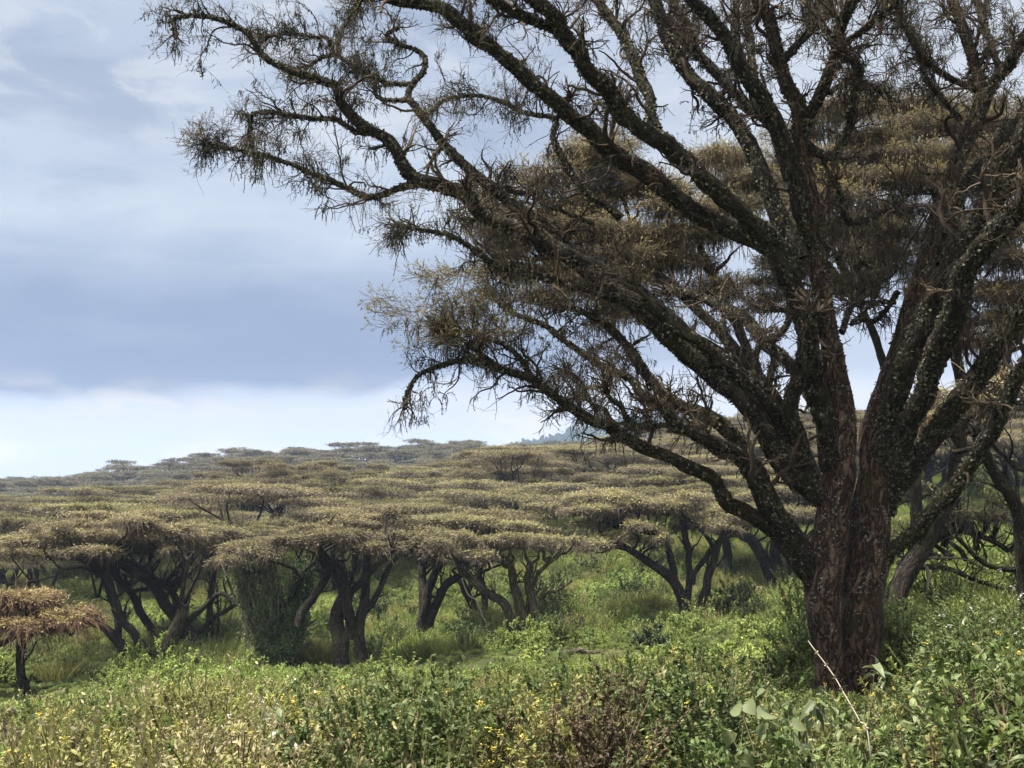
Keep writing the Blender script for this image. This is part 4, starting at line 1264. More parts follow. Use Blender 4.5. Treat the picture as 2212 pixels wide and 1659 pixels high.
front_tree('shaggy lichen-covered acacia with splayed stems and a drooping shaggy crown, near the middle', (1130, 1395),
           [('z6', [(1400, 1260), (1370, 1140), (1330, 1050), (1230, 980), (1095, 865)], 56, 32), ('z6', [(1480, 1260), (1440, 1150), (1400, 1000), (1370, 860)], 70, 36), ('z6', [(1485, 1220), (1490, 1060), (1460, 960), (1480, 840)], 46, 32),
            ('z6', [(1440, 1160), (1480, 1000), (1530, 880), (1630, 790)], 30, 16), ('z6', [(1530, 1000), (1620, 985), (1700, 930)], 16, 9)],
           [(1010, 1176, 90, 1.5, 0), (1110, 1178, 110, 1.6, -.5), (1200, 1172, 80, 1.3, 0)], 31, bark='bark_moss')
front_tree('broad acacia on paired trunks with wide boughs, left of the huge dark trunk', (1494, 1364),
           [('z4', [(405, 905), (400, 780), (350, 680), (270, 600), (170, 530), (80, 480), (0, 450)], 66, 26), ('z4', [(490, 935), (480, 800), (520, 700), (540, 600), (590, 450), (640, 385)], 58, 28),
            ('z4', [(410, 780), (430, 620), (420, 500), (400, 400), (380, 290)], 36, 30), ('z4', [(350, 650), (320, 520), (280, 430), (200, 400), (100, 380), (0, 340)], 40, 20), ('z4', [(440, 640), (500, 560), (560, 480)], 30, 22),
            ('z4', [(560, 500), (520, 430), (460, 360)], 20, 14)],
           [(1290, 1165, 90, 1.5, 0), (1380, 1112, 150, 2.2, 1), (1480, 1095, 130, 2.0, 2), (1560, 1130, 100, 1.7, 0), (1300, 1085, 130, 1.9, 6), (1420, 1165, 70, 1.0, -1.5)], 32)
front_tree('single straight trunk farther back, between the paired trunks and the huge dark trunk', (1578, 1252),
           [('z4', [(638, 655), (632, 540), (625, 420)], 50, 42)], [(1590, 1085, 150, 2.2, 0), (1470, 1050, 140, 2.0, 6)], 33)
front_tree('arching dark trunks in shade directly left of the huge dark trunk', (1672, 1290),
           [('z4', [(865, 745), (840, 600), (790, 480), (720, 420), (650, 385)], 70, 42), ('z4', [(925, 810), (905, 640), (880, 450), (860, 330)], 60, 46), ('z4', [(1010, 780), (980, 620), (940, 480)], 50, 36)],
           [(1640, 1110, 140, 2.0, 0), (1760, 1080, 140, 2.2, 2)], 34)
front_tree('dark leaning trunk with low bare branches, right of the huge dark trunk', (1925, 1290),
           [('z4', [(1500, 760), (1530, 670), (1600, 560), (1690, 470), (1800, 395)], 90, 50), ('z4', [(1520, 660), (1580, 610), (1660, 590), (1800, 592), (1960, 660), (2215, 740)], 34, 14), ('z4', [(1590, 540), (1750, 538), (1900, 545), (2000, 600)], 16, 9, 'dead'),
            ('z4', [(1630, 555), (1690, 590), (1702, 660), (1690, 760), (1680, 830)], 20, 10, 'dead'), ('z4', [(1695, 740), (1760, 780), (1800, 800)], 10, 6, 'dead'), ('z4', [(1780, 400), (1880, 395), (1980, 420), (2080, 465), (2130, 500)], 36, 24),
            ('z4', [(1960, 420), (1890, 330), (1860, 240)], 28, 20)],
           [(2010, 1085, 130, 2.0, 1), (2120, 1100, 130, 1.8, 0), (1960, 1150, 80, 1.2, 2)], 35, Y=46)
front_tree('lichen-spotted trunk cut by the right edge of the view', (2212, 1285),
           [('z4', [(2240, 900), (2200, 580), (2190, 450), (2175, 280), (2100, 130), (2020, 0), (1960, -120)], 84, 50), ('z4', [(2200, 600), (2060, 588), (1970, 545), (1850, 425)], 32, 18), ('z4', [(2185, 380), (2290, 200), (2380, 0)], 60, 40)],
           [(2140, 830, 130, 2.0, 0), (2260, 780, 130, 2.0, 1), (2060, 880, 100, 1.6, 2)], 36, Y=34, bark='bark_limb', top='brown_top', low='brown_low', size=.16, dens=1.6)

# ------------------------------------------------------------------ liana, fallen wood
gl_ = Geo()
b_ = hit(1105, 1378)
P = path3([('z6', [(1095, 880), (1140, 1000), (1190, 1040), (1230, 1140), (1300, 1205), (1375, 1225)])], None, b_[1] - 1.5, -0.5, b_)
P = resample(P, 50)
tubes(gl_, P, np.full(50, .045), 7, 0, np.array([.6]), .15, rg)
o = gl_.build('hanging_liana', M['dead'])
o.location = tuple(b_)
tag(o, 'pale bare liana hanging in a curve from canopy to the foot of the shaggy tree', 'vine')

gl_ = Geo()
b_ = hit(1090, 1412)
for pts, a, c in (([(1130, 1325), (1170, 1325), (1225, 1300), (1290, 1302), (1350, 1315), (1420, 1300)], .09, .05), ([(1290, 1302), (1340, 1270), (1400, 1262)], .04, .02), ([(1170, 1325), (1150, 1280), (1120, 1270)], .035, .015),
                  ([(1230, 1300), (1250, 1262), (1300, 1240)], .03, .012), ([(1350, 1315), (1420, 1350), (1500, 1340)], .05, .03)):
    P = resample(path3([('z6', pts)], None, b_[1], .5, b_), 26) + np.array([0, 0, .2])
    tubes(gl_, wobble(rg, P, np.full(26, .06), .5), np.linspace(a, c, 26), 8, 0, rg.random(1), .15, rg)
o = gl_.build('fallen_branch', M['dead'])
o.location = tuple(b_)
tag(o, 'pale crooked dead branch lying in shaded grass below the shaggy tree', 'dead branch')

gl_ = Geo()
b_ = hit(1270, 1425)
P = resample(path3([('z6', [(1560, 1345), (1640, 1352), (1720, 1335), (1800, 1338), (1890, 1342)])], None, b_[1], .8, b_), 30) + np.array([0, 0, .25])
tubes(gl_, wobble(rg, P, np.full(30, .14), .3), np.linspace(.12, .17, 30), 14, 0, None, .2, rg, .03)
o = gl_.build('fallen_log', M['bark_moss'])
o.location = tuple(b_)
tag(o, 'grey weathered log lying in low weeds right of the pale dead branch', 'log')

# ------------------------------------------------------------------ acacias massed on the slope behind
rgh = np.random.default_rng(77)
VAR = []
for k in range(7):
    r_ = np.random.default_rng(100 + k)
    Rad = r_.uniform(5.6, 7.4)
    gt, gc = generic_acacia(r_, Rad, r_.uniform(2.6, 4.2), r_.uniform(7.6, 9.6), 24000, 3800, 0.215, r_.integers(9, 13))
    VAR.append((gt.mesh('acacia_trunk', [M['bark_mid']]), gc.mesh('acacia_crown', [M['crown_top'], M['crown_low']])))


def place_acacia(x, y, label, group, s=1.0, sink=0.0):
    mt, mc = VAR[int(rgh.integers(0, len(VAR)))]
    o = empty('flat_topped_acacia', (x, y, gz(x, y) - sink), label, 'tree', group)
    o.rotation_euler = (0, 0, rgh.uniform(0, 6.28))
    sx = s * rgh.uniform(.92, 1.48)
    o.scale = (sx, sx, s * rgh.uniform(.82, 1.16))
    for nm, me in (('trunk', mt), ('crown', mc)):
        c = bpy.data.objects.new(nm, me)
        COL.objects.link(c)
        c.parent = o
    return o


npl_ = 0
Yv = 100.0
row = 0
while Yv < 330:
    step = 11.5 if Yv < 170 else 13.4
    hw = 0.395 * Yv + 4
    x = -hw + (row % 2) * step * .5
    while x < hw:
        xx = x + rgh.uniform(-2.6, 2.6)
        yy = Yv + rgh.uniform(-2.6, 2.6)
        x += step
        u = 1106 + F * xx / yy
        if u < 1050 and yy > 228 or u < 1400 and yy > 262:
            continue
        if any((xx - a) ** 2 + (yy - b) ** 2 < c * c for a, b, c in FRONT_XY):
            continue
        if yy < 124 and not (u < 60 and yy > 112):
            continue
        if 1150 < u < 1720 and yy < 142:
            continue
        if u < -60 or u > 2270:
            continue
        if 1180 < u < 1460 and yy < 165:
            continue
        if u > 1720 and yy < 120:
            continue
        place_acacia(xx, yy, 'khaki flat-topped acacia in the continuous canopy massed on the slope', 'acacias massed on the slope')
        npl_ += 1
    Yv += step * .95
    row += 1
print('slope acacias', npl_)

# the few that break the skyline
for (vx, vy, Yd, lab) in ((640, 966, 585, 'spreading acacia standing out dark against the sky on the far ridge'), (95, 1016, 560, 'small layered acacia on the skyline at the left end of the far ridge'),
                          (1500, 905, 250, 'acacia crown rising pale above the slope between the big tree limbs'), (1420, 900, 290, 'acacia crown on the skyline just right of the blue hill'),
                          (1640, 860, 240, 'tall pale acacia crown seen through the gap left of the huge trunk')):
    p = at(vx, vy, Yd)
    o = place_acacia(p[0], Yd, lab, None, 1.15)
    g0 = gz(p[0], Yd)
    h = p[2] - g0
    o.location.z = g0 + max(-3.0, min(3.0, h - 9.0))

# ------------------------------------------------------------------ far ridge forest and the blue hill forest (uncountable)
FAR = bpy.data.collections.new('far_tree_sources')
for k in range(4):
    r_ = np.random.default_rng(300 + k)
    Rad = r_.uniform(5.5, 7.5)
    PL, PR = crown_plates(r_, Rad, 2.4, 13)
    PL[:, 2] += 6.6
    gc = Geo()
    crown_geo(gc, r_, PL, PR, 4600, 800, 0.45, 0, 1, .3, (.6, 1.5))
    for j in range(5):
        tubes(gc, resample(crooked(r_, (0, 0, -.5), PL[j * 2] - np.array([0, 0, .3]), 7, .06), 8), np.linspace(.25, .08, 8), 5, 2)
    lib_obj('far_acacia_%d' % k, gc, [M['ridge_top'] if 'ridge_top' in M else M['crown_low'], M['crown_low'], M['bark_mid']], FAR)
pts, sc, ro, ix = [], [], [], []
Yv = 355.0
while Yv < 700:
    hw = .40 * Yv + 10
    x = -hw
    while x < hw:
        xx, yy = x + rgh.uniform(-4, 4), Yv + rgh.uniform(-4, 4)
        x += 13
        if 1106 + F * xx / yy > 1600:
            continue
        pts.append((xx, yy, gz(xx, yy)))
        s = rgh.uniform(.65, 1.45)
        sc.append((s, s, s * rgh.uniform(.8, 1.15)))
        ro.append((0, 0, rgh.uniform(0, 6.28)))
        ix.append(rgh.integers(0, 4))
    Yv += 12
tag(scatter('ridge_forest', FAR, pts, sc, ro, ix), 'hazy grey-green acacia forest covering the far ridge', 'forest')
print('ridge', len(pts))

HILLT = bpy.data.collections.new('hill_tree_sources')
M['hill_leaf'] = leaf_mat('hill_forest_leaf', [(0, (0.02, 0.04, 0.014)), (.5, (0.04, 0.075, 0.025)), (1, (0.07, 0.12, 0.04))], .2, .7)
for k in range(3):
    r_ = np.random.default_rng(400 + k)
    gc = Geo()
    n = 1500
    e = rvec(r_, n) * (r_.random((n, 1)) ** .35)
    lob = r_.normal(size=(6, 3)) * np.array([2.6, 2.6, 2.2])
    c = lob[r_.integers(0, 6, n)] + e * np.array([3.6, 3.6, 3.2]) + np.array([0, 0, 9.5 + k * 2])
    leaves(gc, c, rvec(r_, n), unit(e + rvec(r_, n) * .5), 2.0, 1.2, 0, r_.random(n))
    tubes(gc, np.array([[0, 0, -1], [0, 0, 5], [.3, 0, 9.0]]), np.array([.5, .4, .3]), 5, 1)
    lib_obj('hill_tree_%d' % k, gc, [M['hill_leaf'], M['bark_mid']], HILLT)
n = 2600
xx = rgh.uniform(-150, 700, n)
yy = rgh.uniform(2050, 2750, n)
zz = ground(xx, yy)
s = rgh.uniform(.4, .85, n)
tag(scatter('hill_forest', HILLT, np.stack([xx, yy, zz], 1), np.stack([s, s, s * rgh.uniform(.8, 1.5, n)], 1), np.stack([0 * s, 0 * s, rgh.uniform(0, 6.28, n)], 1), rgh.integers(0, 3, n)),
    'blue hazy forested hill far away behind the canopy', 'forest')

# ------------------------------------------------------------------ undergrowth
M['g_lush'] = leaf_mat('leaf_lush_green', [(0, (0.075, 0.115, 0.025)), (.5, (0.215, 0.30, 0.072)), (1, (0.36, 0.45, 0.14))], .42, .55, .55, (0.30, 0.32, 0.09))
M['g_fine'] = leaf_mat('leaf_fresh_green', [(0, (0.032, 0.052, 0.015)), (.5, (0.085, 0.128, 0.034)), (1, (0.175, 0.235, 0.078))], .35, .5, .4, (0.15, 0.165, 0.048))
M['g_herb'] = leaf_mat('leaf_weed_yellow_green', [(0, (0.075, 0.08, 0.022)), (.5, (0.195, 0.205, 0.058)), (1, (0.34, 0.335, 0.115))], .35, .55, .6, (0.265, 0.235, 0.085))
M['g_dry'] = leaf_mat('leaf_dry_tan', [(0, (0.10, 0.078, 0.042)), (.45, (0.24, 0.195, 0.105)), (.8, (0.38, 0.32, 0.185)), (1, (0.52, 0.46, 0.30))], .25, .65, .55, (0.22, 0.22, 0.09))
M['g_broad'] = leaf_mat('leaf_broad_grey_green', [(0, (0.052, 0.075, 0.029)), (.5, (0.115, 0.155, 0.060)), (1, (0.207, 0.247, 0.115))], .3, .42, .4, (0.196, 0.184, 0.069), .4)
M['g_dark'] = leaf_mat('leaf_dark_green', [(0, (0.022, 0.038, 0.012)), (.5, (0.055, 0.085, 0.024)), (1, (0.115, 0.155, 0.05))], .3, .5, .3, (0.09, 0.10, 0.03))
M['g_brown'] = leaf_mat('leaf_dark_brown', [(0, (0.02, 0.014, 0.008)), (.5, (0.055, 0.04, 0.022)), (1, (0.13, 0.10, 0.05))], .25, .6)
M['g_grass'] = leaf_mat('grass_blade', [(0, (0.065, 0.09, 0.018)), (.5, (0.155, 0.185, 0.04)), (1, (0.27, 0.28, 0.08))], .4, .6, .5, (0.21, 0.185, 0.055))
M['g_grass2'] = leaf_mat('grass_blade_fresh', [(0, (0.07, 0.105, 0.018)), (.5, (0.155, 0.215, 0.04)), (1, (0.27, 0.33, 0.085))], .35, .6, .4, (0.21, 0.22, 0.055))
M['stem_g'] = flat_mat('stem_green', [(0, (0.04, 0.045, 0.02)), (.5, (0.09, 0.085, 0.04)), (1, (0.16, 0.14, 0.075))])
M['stem_b'] = flat_mat('stem_brown', [(0, (0.03, 0.02, 0.014)), (.5, (0.085, 0.06, 0.04)), (1, (0.18, 0.14, 0.10))])
M['yellow'] = leaf_mat('petal_yellow', [(0, (0.42, 0.30, 0.03)), (.5, (0.60, 0.47, 0.06)), (1, (0.72, 0.62, 0.16))], .3, .5)
M['big_leaf'] = leaf_mat('leaf_big_pale', [(0, (0.06, 0.08, 0.03)), (.5, (0.11, 0.135, 0.055)), (1, (0.18, 0.205, 0.10))], .3, .4, spec=.4)
M['white'] = leaf_mat('petal_white', [(0, (0.5, 0.46, 0.45)), (1, (0.75, 0.72, 0.72))], .3, .5)


def shrub_geo(rng, h, w, nst, nlf, L, Wd, droop=0.2, top=1.0, fold=0.12, curl=0.15, nfl=0, flow=1, bush=3, spread=1.0, fsize=.02):
    """returns stems, leaves, flowers geometry"""
    gs, gl, gf = Geo(), Geo(), Geo()
    a = rng.uniform(0, 6.28, nst)
    r0 = rng.uniform(0, .12, nst) * w
    p = np.stack([np.cos(a) * r0, np.sin(a) * r0, np.full(nst, -0.12)], 1)
    a2 = a + rng.normal(size=nst) * .6
    lean = rng.uniform(.15, 1.0, nst) * spread * w / h * .55
    d = unit(np.stack([np.cos(a2) * lean, np.sin(a2) * lean, np.ones(nst)], 1))
    ln = (h * rng.uniform(.65, 1.08, nst))[:, None]
    pts = [p]
    for s_ in range(7):
        d = unit(d + rvec(rng, nst) * .16 + np.array([0, 0, -.03 - droop * .10]))
        p = p + d * ln / 7 * 1.08
        pts.append(p)
    P = np.stack(pts, 1)
    Rr = np.linspace(.008, .003, 8)[None] * np.ones((nst, 1)) * (0.6 + h * .5)
    tubes(gs, P, Rr, 4, 0, rng.random(nst), uvs=0)
    B, RB = spawn(rng, P, Rr, nst * bush, .25, 1.0, (h * .12, h * .38), 5, (.6, .4), .8, .35, .6, .25, .0022)
    tubes(gs, B, RB, 3, 0, rng.random(len(B)), uvs=0)
    n1 = int(nlf * .72)
    c1, t1, _ = sample(rng, B, n1, .1, 1.0)
    c2, t2, _ = sample(rng, P, nlf - n1, .3, 1.0)
    c = np.concatenate([c1, c2])
    tn = np.concatenate([t1, t2])
    n = len(c)
    rad = np.concatenate([c[:, :2], np.zeros((n, 1))], 1) / max(w, .1)
    dd = unit(rvec(rng, n) + tn * .35 + rad * 1.0 + np.array([0, 0, .25 - droop]))
    N = unit(np.array([0, 0, 1.0]) + rvec(rng, n) * .55 + rad * .4)
    s = rng.uniform(.55, 1.25, n) * L
    leaves(gl, c, dd, N, s, s * Wd / L, 0, np.clip(rng.random(n) * .75 + .25 * rng.random(), 0, 1), fold, curl)
    if nfl:
        ends = np.concatenate([P[:, -1], B[rng.random(len(B)) < .5][:, -1]])
        ends = ends[np.argsort(-ends[:, 2] + rng.normal(size=len(ends)) * h * .25)][:nfl]
        for e in ends:
            k = rng.integers(5, 9)
            hub = e + rng.normal(size=(k, 3)) * fsize * .8 + np.array([0, 0, fsize * .6])
            m = k * 4
            ang = rng.uniform(0, 6.28, m)
            dr = np.stack([np.cos(ang), np.sin(ang), rng.uniform(-.2, .5, m)], 1)
            leaves(gf, np.repeat(hub, 4, 0), dr, unit(np.array([0, 0, 1.]) + rvec(rng, m) * .4), fsize * .9, fsize * .55, 0, rng.random(m))
    return gs, gl, gf


def join(parts):
    g = Geo()
    for i, p in enumerate(parts):
        if p.empty():
            continue
        for v, r, uv in zip(p.v, p.r, p.uv):
            pass
        off = 0
        V = np.concatenate(p.v)
        Q = np.concatenate(p.q)
        g.add(V, Q, i, np.concatenate(p.r), np.concatenate(p.uv), False)
    return g


def grass_geo(rng, n, h, w, wd=.012, heads=0.15):
    g = Geo()
    a = rng.uniform(0, 6.28, n)
    r = np.sqrt(rng.random(n)) * w
    p = np.stack([np.cos(a) * r, np.sin(a) * r, np.full(n, -.05)], 1)
    d = unit(np.stack([np.cos(a) * .25, np.sin(a) * .25, np.ones(n)], 1) + rvec(rng, n) * .3)
    ln = h * rng.uniform(.5, 1.1, n)[:, None]
    S = unit(np.cross(d, rvec(rng, n)))
    pts = [(p, 1.0)]
    for s_, w_ in ((1, .9), (2, .7), (3, .15)):
        d = unit(d + np.array([0, 0, -.12 * s_]) + rvec(rng, n) * .12)
        p = p + d * ln / 3
        pts.append((p, w_))
    V = []
    for q, w_ in pts:
        V += [q - S * wd * w_, q + S * wd * w_]
    V = np.stack(V, 1)
    o = (np.arange(n) * 8)[:, None]
    Q = np.concatenate([o + np.array([[0, 1, 3, 2]]), o + np.array([[2, 3, 5, 4]]), o + np.array([[4, 5, 7, 6]])])
    g.add(V.reshape(-1, 3), Q, 0, np.repeat(rng.random(n), 8))
    m = int(n * heads) * 6
    if m:
        e = np.repeat(p[:m // 6], 6, 0) + rng.normal(size=(m, 3)) * np.array([.02, .02, .07])
        leaves(g, e, unit(rvec(rng, m) + np.array([0, 0, .6])), rvec(rng, m), .05, .025, 1, .3 + .7 * rng.random(m))
    return g


SRC = {}


def make_src(key, n, fn, mats):
    c = bpy.data.collections.new(key + '_sources')
    for k in range(n):
        rng = np.random.default_rng(hash(key) % 1000 * 0 + sum(map(ord, key)) * 10 + k)
        lib_obj('%s_%d' % (key, k), fn(rng), mats, c)
    SRC[key] = (c, n)


make_src('dry', 5, lambda r: join(shrub_geo(r, .85, .8, 20, 1400, .058, .021, .7, nfl=0, curl=.35, bush=4)), [M['stem_b'], M['g_dry'], M['white']])
make_src('dry_fine', 4, lambda r: join(shrub_geo(r, .85, .8, 22, 1700, .042, .017, .3, nfl=1, fsize=.009)), [M['stem_b'], M['g_dry'], M['white']])
make_src('herb', 5, lambda r: join(shrub_geo(r, 1.0, .8, 20, 1900, .048, .021, .15, nfl=3, fsize=.013)), [M['stem_b'], M['g_herb'], M['yellow']])
make_src('lush', 5, lambda r: join(shrub_geo(r, .85, 1.5, 30, 6500, .05, .032, .0, nfl=0, spread=1.7, bush=5)), [M['stem_g'], M['g_lush'], M['white']])
make_src('fine', 5, lambda r: join(shrub_geo(r, 1.25, 1.1, 26, 4200, .052, .030, .05, nfl=1, bush=5, fsize=.013)), [M['stem_g'], M['g_fine'], M['white']])
make_src('broad', 5, lambda r: join(shrub_geo(r, .95, .8, 16, 620, .10, .05, .5, nfl=4, curl=.28, fsize=.012)), [M['stem_g'], M['g_broad'], M['yellow']])
make_src('grass', 4, lambda r: grass_geo(r, 420, .95, .7), [M['g_grass'], M['g_dry']])
make_src('grass_green', 4, lambda r: grass_geo(r, 420, .8, .7, heads=.04), [M['g_grass2'], M['g_dry']])
make_src('dark', 3, lambda r: join(shrub_geo(r, 1.5, 1.5, 26, 3200, .095, .055, .05, bush=5)), [M['stem_g'], M['g_dark'], M['white']])

rgu = np.random.default_rng(5)


def fan(n, y0, y1, u0=-90, u1=2310):
    Y = np.sqrt(rgu.uniform(y0 * y0, y1 * y1, n))
    U = rgu.uniform(u0, u1, n)
    return (U - 1106) / F * Y, Y, U


POOL = {k: [] for k in SRC}


CLEAR = [((1290 - 1106) / F * 11.0, 11.0), ((1556 - 1106) / F * 12.0, 12.0)]     # two dark bushes stand free of the weeds
BELT_U = [0, 250, 420, 650, 870, 1000, 1150, 1300, 1500, 1720]
BELT_V = [1530, 1505, 1455, 1465, 1440, 1460, 1440, 1445, 1400, 1415]
TALL = {'dry': .85, 'dry_fine': .85, 'herb': 1.0, 'lush': .85, 'fine': 1.25, 'broad': .95, 'grass': .95, 'grass_green': .8, 'dark': 1.5}


def plant(X, Y, U, table, s0=.7, s1=1.25):
    """table(u, y) -> dict of weights"""
    n = len(X)
    Z = ground(X, Y)
    pn = np.sin(X * .23 + 1.3) * np.sin(Y * .19 + X * .05) + .5 * np.sin(X * .61 + Y * .43)
    for k in range(n):
        tb = table(U[k], Y[k], pn[k])
        ks = list(tb)
        w_ = np.array([max(tb[q], 0) for q in ks], float)
        if w_.sum() <= 0:
            continue
        q = ks[int(rgu.choice(len(ks), p=w_ / w_.sum()))]
        if q == 'none':
            continue
        mound = .5 + .5 * math.sin(X[k] * .83 + 1.7 * math.sin(Y[k] * .31) + .6) * math.sin(Y[k] * .52 + 1.1 * math.sin(X[k] * .37))
        if any(abs(X[k] - xb * Y[k] / yb) < .62 and yb - 3.6 < Y[k] < yb + .7 for xb, yb in CLEAR):
            continue
        s = rgu.uniform(s0, s1) * (.62 + .75 * mound ** 1.3)
        if 900 < U[k] < 1640 and 9 < Y[k] < 18 and q in ('herb', 'fine', 'dry_fine'):
            s *= 1.0 + .75 * max(0.0, math.sin(X[k] * 1.9 + 2.0) * math.sin(Y[k] * 1.1 + X[k] * .6))
        if q == 'lush' and Y[k] > 80:
            s *= 1.25
        if q == 'lush' and 30 < Y[k] < 80:
            s *= 1.0 + .8 * max(0.0, pn[k])
        m_ = .75 * F / Y[k]
        if 1710 - m_ < U[k] < 1905 + m_ and Y[k] < 25.8:        # only low plants grow before the huge trunk
            room = at(U[k], 1485, Y[k])[2] - Z[k]
            s = min(s, max(.18, room / (TALL[q] * 1.25)))
        if Y[k] < 76 and U[k] < 1720:                # height of the belt of creepers below the trees
            room = at(U[k], np.interp(U[k], BELT_U, BELT_V) + 4 - 26 * pn[k] * (Y[k] > 25), Y[k])[2] - Z[k]
            s = min(s, max(.25, room / (TALL[q] * 1.1)))
        if (X[k] - BASE[0]) ** 2 + (Y[k] - BASE[1]) ** 2 < .8:
            continue
        if U[k] > 1930 and Y[k] < 22:
            s = min(s * 1.15, 1.28)
        POOL[q].append((X[k], Y[k], Z[k], s, rgu.uniform(0, 6.28), rgu.normal() * .10, rgu.normal() * .10, rgu.integers(0, SRC[q][1])))


def t_near(u, y, p):
    if u < 760:
        return {'dry': 2.2, 'dry_fine': 6 + 2 * p, 'herb': 2.2, 'lush': .5, 'grass': 1.2}
    if u < 1560:
        return {'dry': 1.2 if y < 11 else .4, 'dry_fine': 1.6 - p, 'herb': 5, 'fine': .9 + p, 'broad': .5}
    return {'broad': 4.5, 'fine': 3, 'herb': 1.2, 'dry': .4, 'lush': .6}


def t_mid(u, y, p):
    if u < 760:
        return {'lush': 2.0 + (y - 14) * .25 + p, 'herb': 2.6, 'dry_fine': 3.5 - (y - 14) * .16, 'fine': 1.0, 'grass': .8}
    if u < 1660:
        return {'herb': 3.5, 'lush': 2.0 + (y - 14) * .2 + p, 'fine': 1.6, 'dry_fine': .7, 'grass': .8}
    if u < 1900:
        return {'lush': 3, 'fine': 3, 'herb': 1.0}
    return {'fine': 6, 'broad': 1.4, 'herb': 1.6, 'lush': .6}


def t_far(u, y, p):
    if u > 1850:
        return {'grass_green': 6, 'fine': 1.0, 'lush': .6}
    return {'lush': 8 + 2 * p, 'fine': 1.4, 'herb': 1.0, 'grass_green': 1.0, 'dry_fine': .3, 'dark': .06}


def t_valley(u, y, p):
    if u > 1850:
        return {'grass_green': 8, 'lush': .6, 'dark': .3}
    return {'grass': 3, 'grass_green': 3.5, 'lush': 5 + 4 * p, 'herb': 1.2, 'dark': .3 + .3 * p, 'fine': 1.2}


plant(*fan(620, 7.6, 14.5), t_near, .75, 1.2)
plant(*fan(1700, 13.5, 33), t_mid, .75, 1.2)
plant(*fan(3300, 31, 78), t_far, .8, 1.45)
plant(*fan(2600, 46, 92, -60, 1760), lambda u, y, p: {'lush': 3, 'grass_green': 1.2, 'fine': .5}, .5, .8)
plant(*fan(5200, 74, 185), t_valley, .95, 1.8)

WORDS = {'dry': ('dry_weeds', 'tangle of dry tan drooping weeds along the near edge', 'weeds'),
         'dry_fine': ('dry_scrub', 'fine dry brownish weeds with tiny pale flowers in the foreground', 'weeds'),
         'herb': ('flowering_weeds', 'yellow-green flowering weeds spread through the foreground', 'weeds'),
         'lush': ('green_creepers', 'bright green creepers mounded in front of the row of acacias', 'creepers'),
         'fine': ('leafy_undergrowth', 'fresh green small-leaved undergrowth around the huge trunk', 'undergrowth'),
         'broad': ('broadleaf_weeds', 'broad-leaved grey-green weeds at the lower right', 'weeds'),
         'grass': ('tall_grass', 'tall olive grass in the shade between the acacia trunks', 'grass'),
         'grass_green': ('meadow_grass', 'fresh green grass on the slope right of the huge trunk and beneath the trees', 'grass'),
         'dark': ('dark_scrub', 'dark green low scrub scattered beneath the acacias', 'scrub')}
for k, L_ in POOL.items():
    if not L_:
        continue
    A = np.array([q[:7] for q in L_])
    s = A[:, 3]
    nm, lab, cat = WORDS[k]
    tag(scatter(nm, SRC[k][0], A[:, :3], np.stack([s, s, s * rgu.uniform(.85, 1.2, len(s))], 1), np.stack([A[:, 5], A[:, 6], A[:, 4]], 1), [q[7] for q in L_]), lab, cat)
print({k: len(v) for k, v in POOL.items()})


# ------------------------------------------------------------------ single plants that stand out
def bush(name, vx, vy, Y, label, cat, leaf, stem='stem_g', flower=None, seed=1, sink=0.0, **kw):
    """plant whose top reaches the frame point (vx, vy) at depth Y"""
    rng = np.random.default_rng(seed + 900)
    p = at(vx, vy, Y)
    g0 = gz(p[0], Y)
    h = kw.pop('h', max(.35, p[2] - g0))
    o = empty(name, (p[0], Y, g0 - sink), label, cat)
    gs, gl, gf = shrub_geo(rng, h, **kw)
    gs.build('stems', M[stem], o)
    gl.build('leaves', M[leaf], o)
    if flower and not gf.empty():
        gf.build('flowers', M[flower], o)
    return o


bush('bush', 862, 1408, 47, 'rounded pale green bush below the two crossing dark trunks', 'bush', 'g_lush', seed=1, w=2.6, nst=40, nlf=5200, L=.11, Wd=.07, bush=5, spread=1.2)
bush('bush', 1188, 1310, 98, 'dark round bush in open grass right of the shaggy acacia', 'bush', 'g_dark', seed=2, w=2.4, nst=30, nlf=4200, L=.16, Wd=.1, bush=5)
bush('bush', 1588, 1268, 88, 'dark green bush below the single straight trunk, left of the huge tree', 'bush', 'g_dark', seed=3, w=3.0, nst=30, nlf=4800, L=.17, Wd=.1, bush=5)
bush('bush', 1408, 1350, 72, 'deep green spreading bush at the foot of the paired trunks, on their left', 'bush', 'g_dark', seed=4, w=3.4, nst=36, nlf=5200, L=.15, Wd=.1, bush=5)
bush('bush', 1500, 1372, 40, 'bright green mound of creeper in front of the paired trunks', 'bush', 'g_lush', seed=5, w=1.6, nst=36, nlf=4800, L=.09, Wd=.06, bush=5)
bush('bush', 1695, 1400, 27.5, 'dark leafy bush pressed against the left side of the huge trunk', 'bush', 'g_dark', seed=6, w=1.5, nst=30, nlf=4600, L=.075, Wd=.045, bush=5)
bush('bush', 1290, 1478, 11.0, 'dark brown-stemmed bush standing tall among yellow weeds, centre of the foreground', 'bush', 'g_brown', 'stem_b', seed=7, w=.62, nst=34, nlf=5200, L=.05, Wd=.03, bush=5)
bush('bush', 1556, 1446, 12.0, 'dark green bush left of the big-leaved plant', 'bush', 'g_dark', seed=8, w=.7, nst=30, nlf=5200, L=.06, Wd=.035, bush=5)
bush('bush', 1150, 1398, 52, 'small pale-leaved shrub beside the fallen dead branch', 'bush', 'g_lush', seed=9, w=1.5, nst=22, nlf=1900, L=.15, Wd=.1, bush=4)
bush('bush', 790, 1478, 20, 'green broad-leaved bush alone among dry weeds, left of centre', 'bush', 'g_broad', seed=10, w=.9, nst=20, nlf=1300, L=.09, Wd=.06, bush=4)
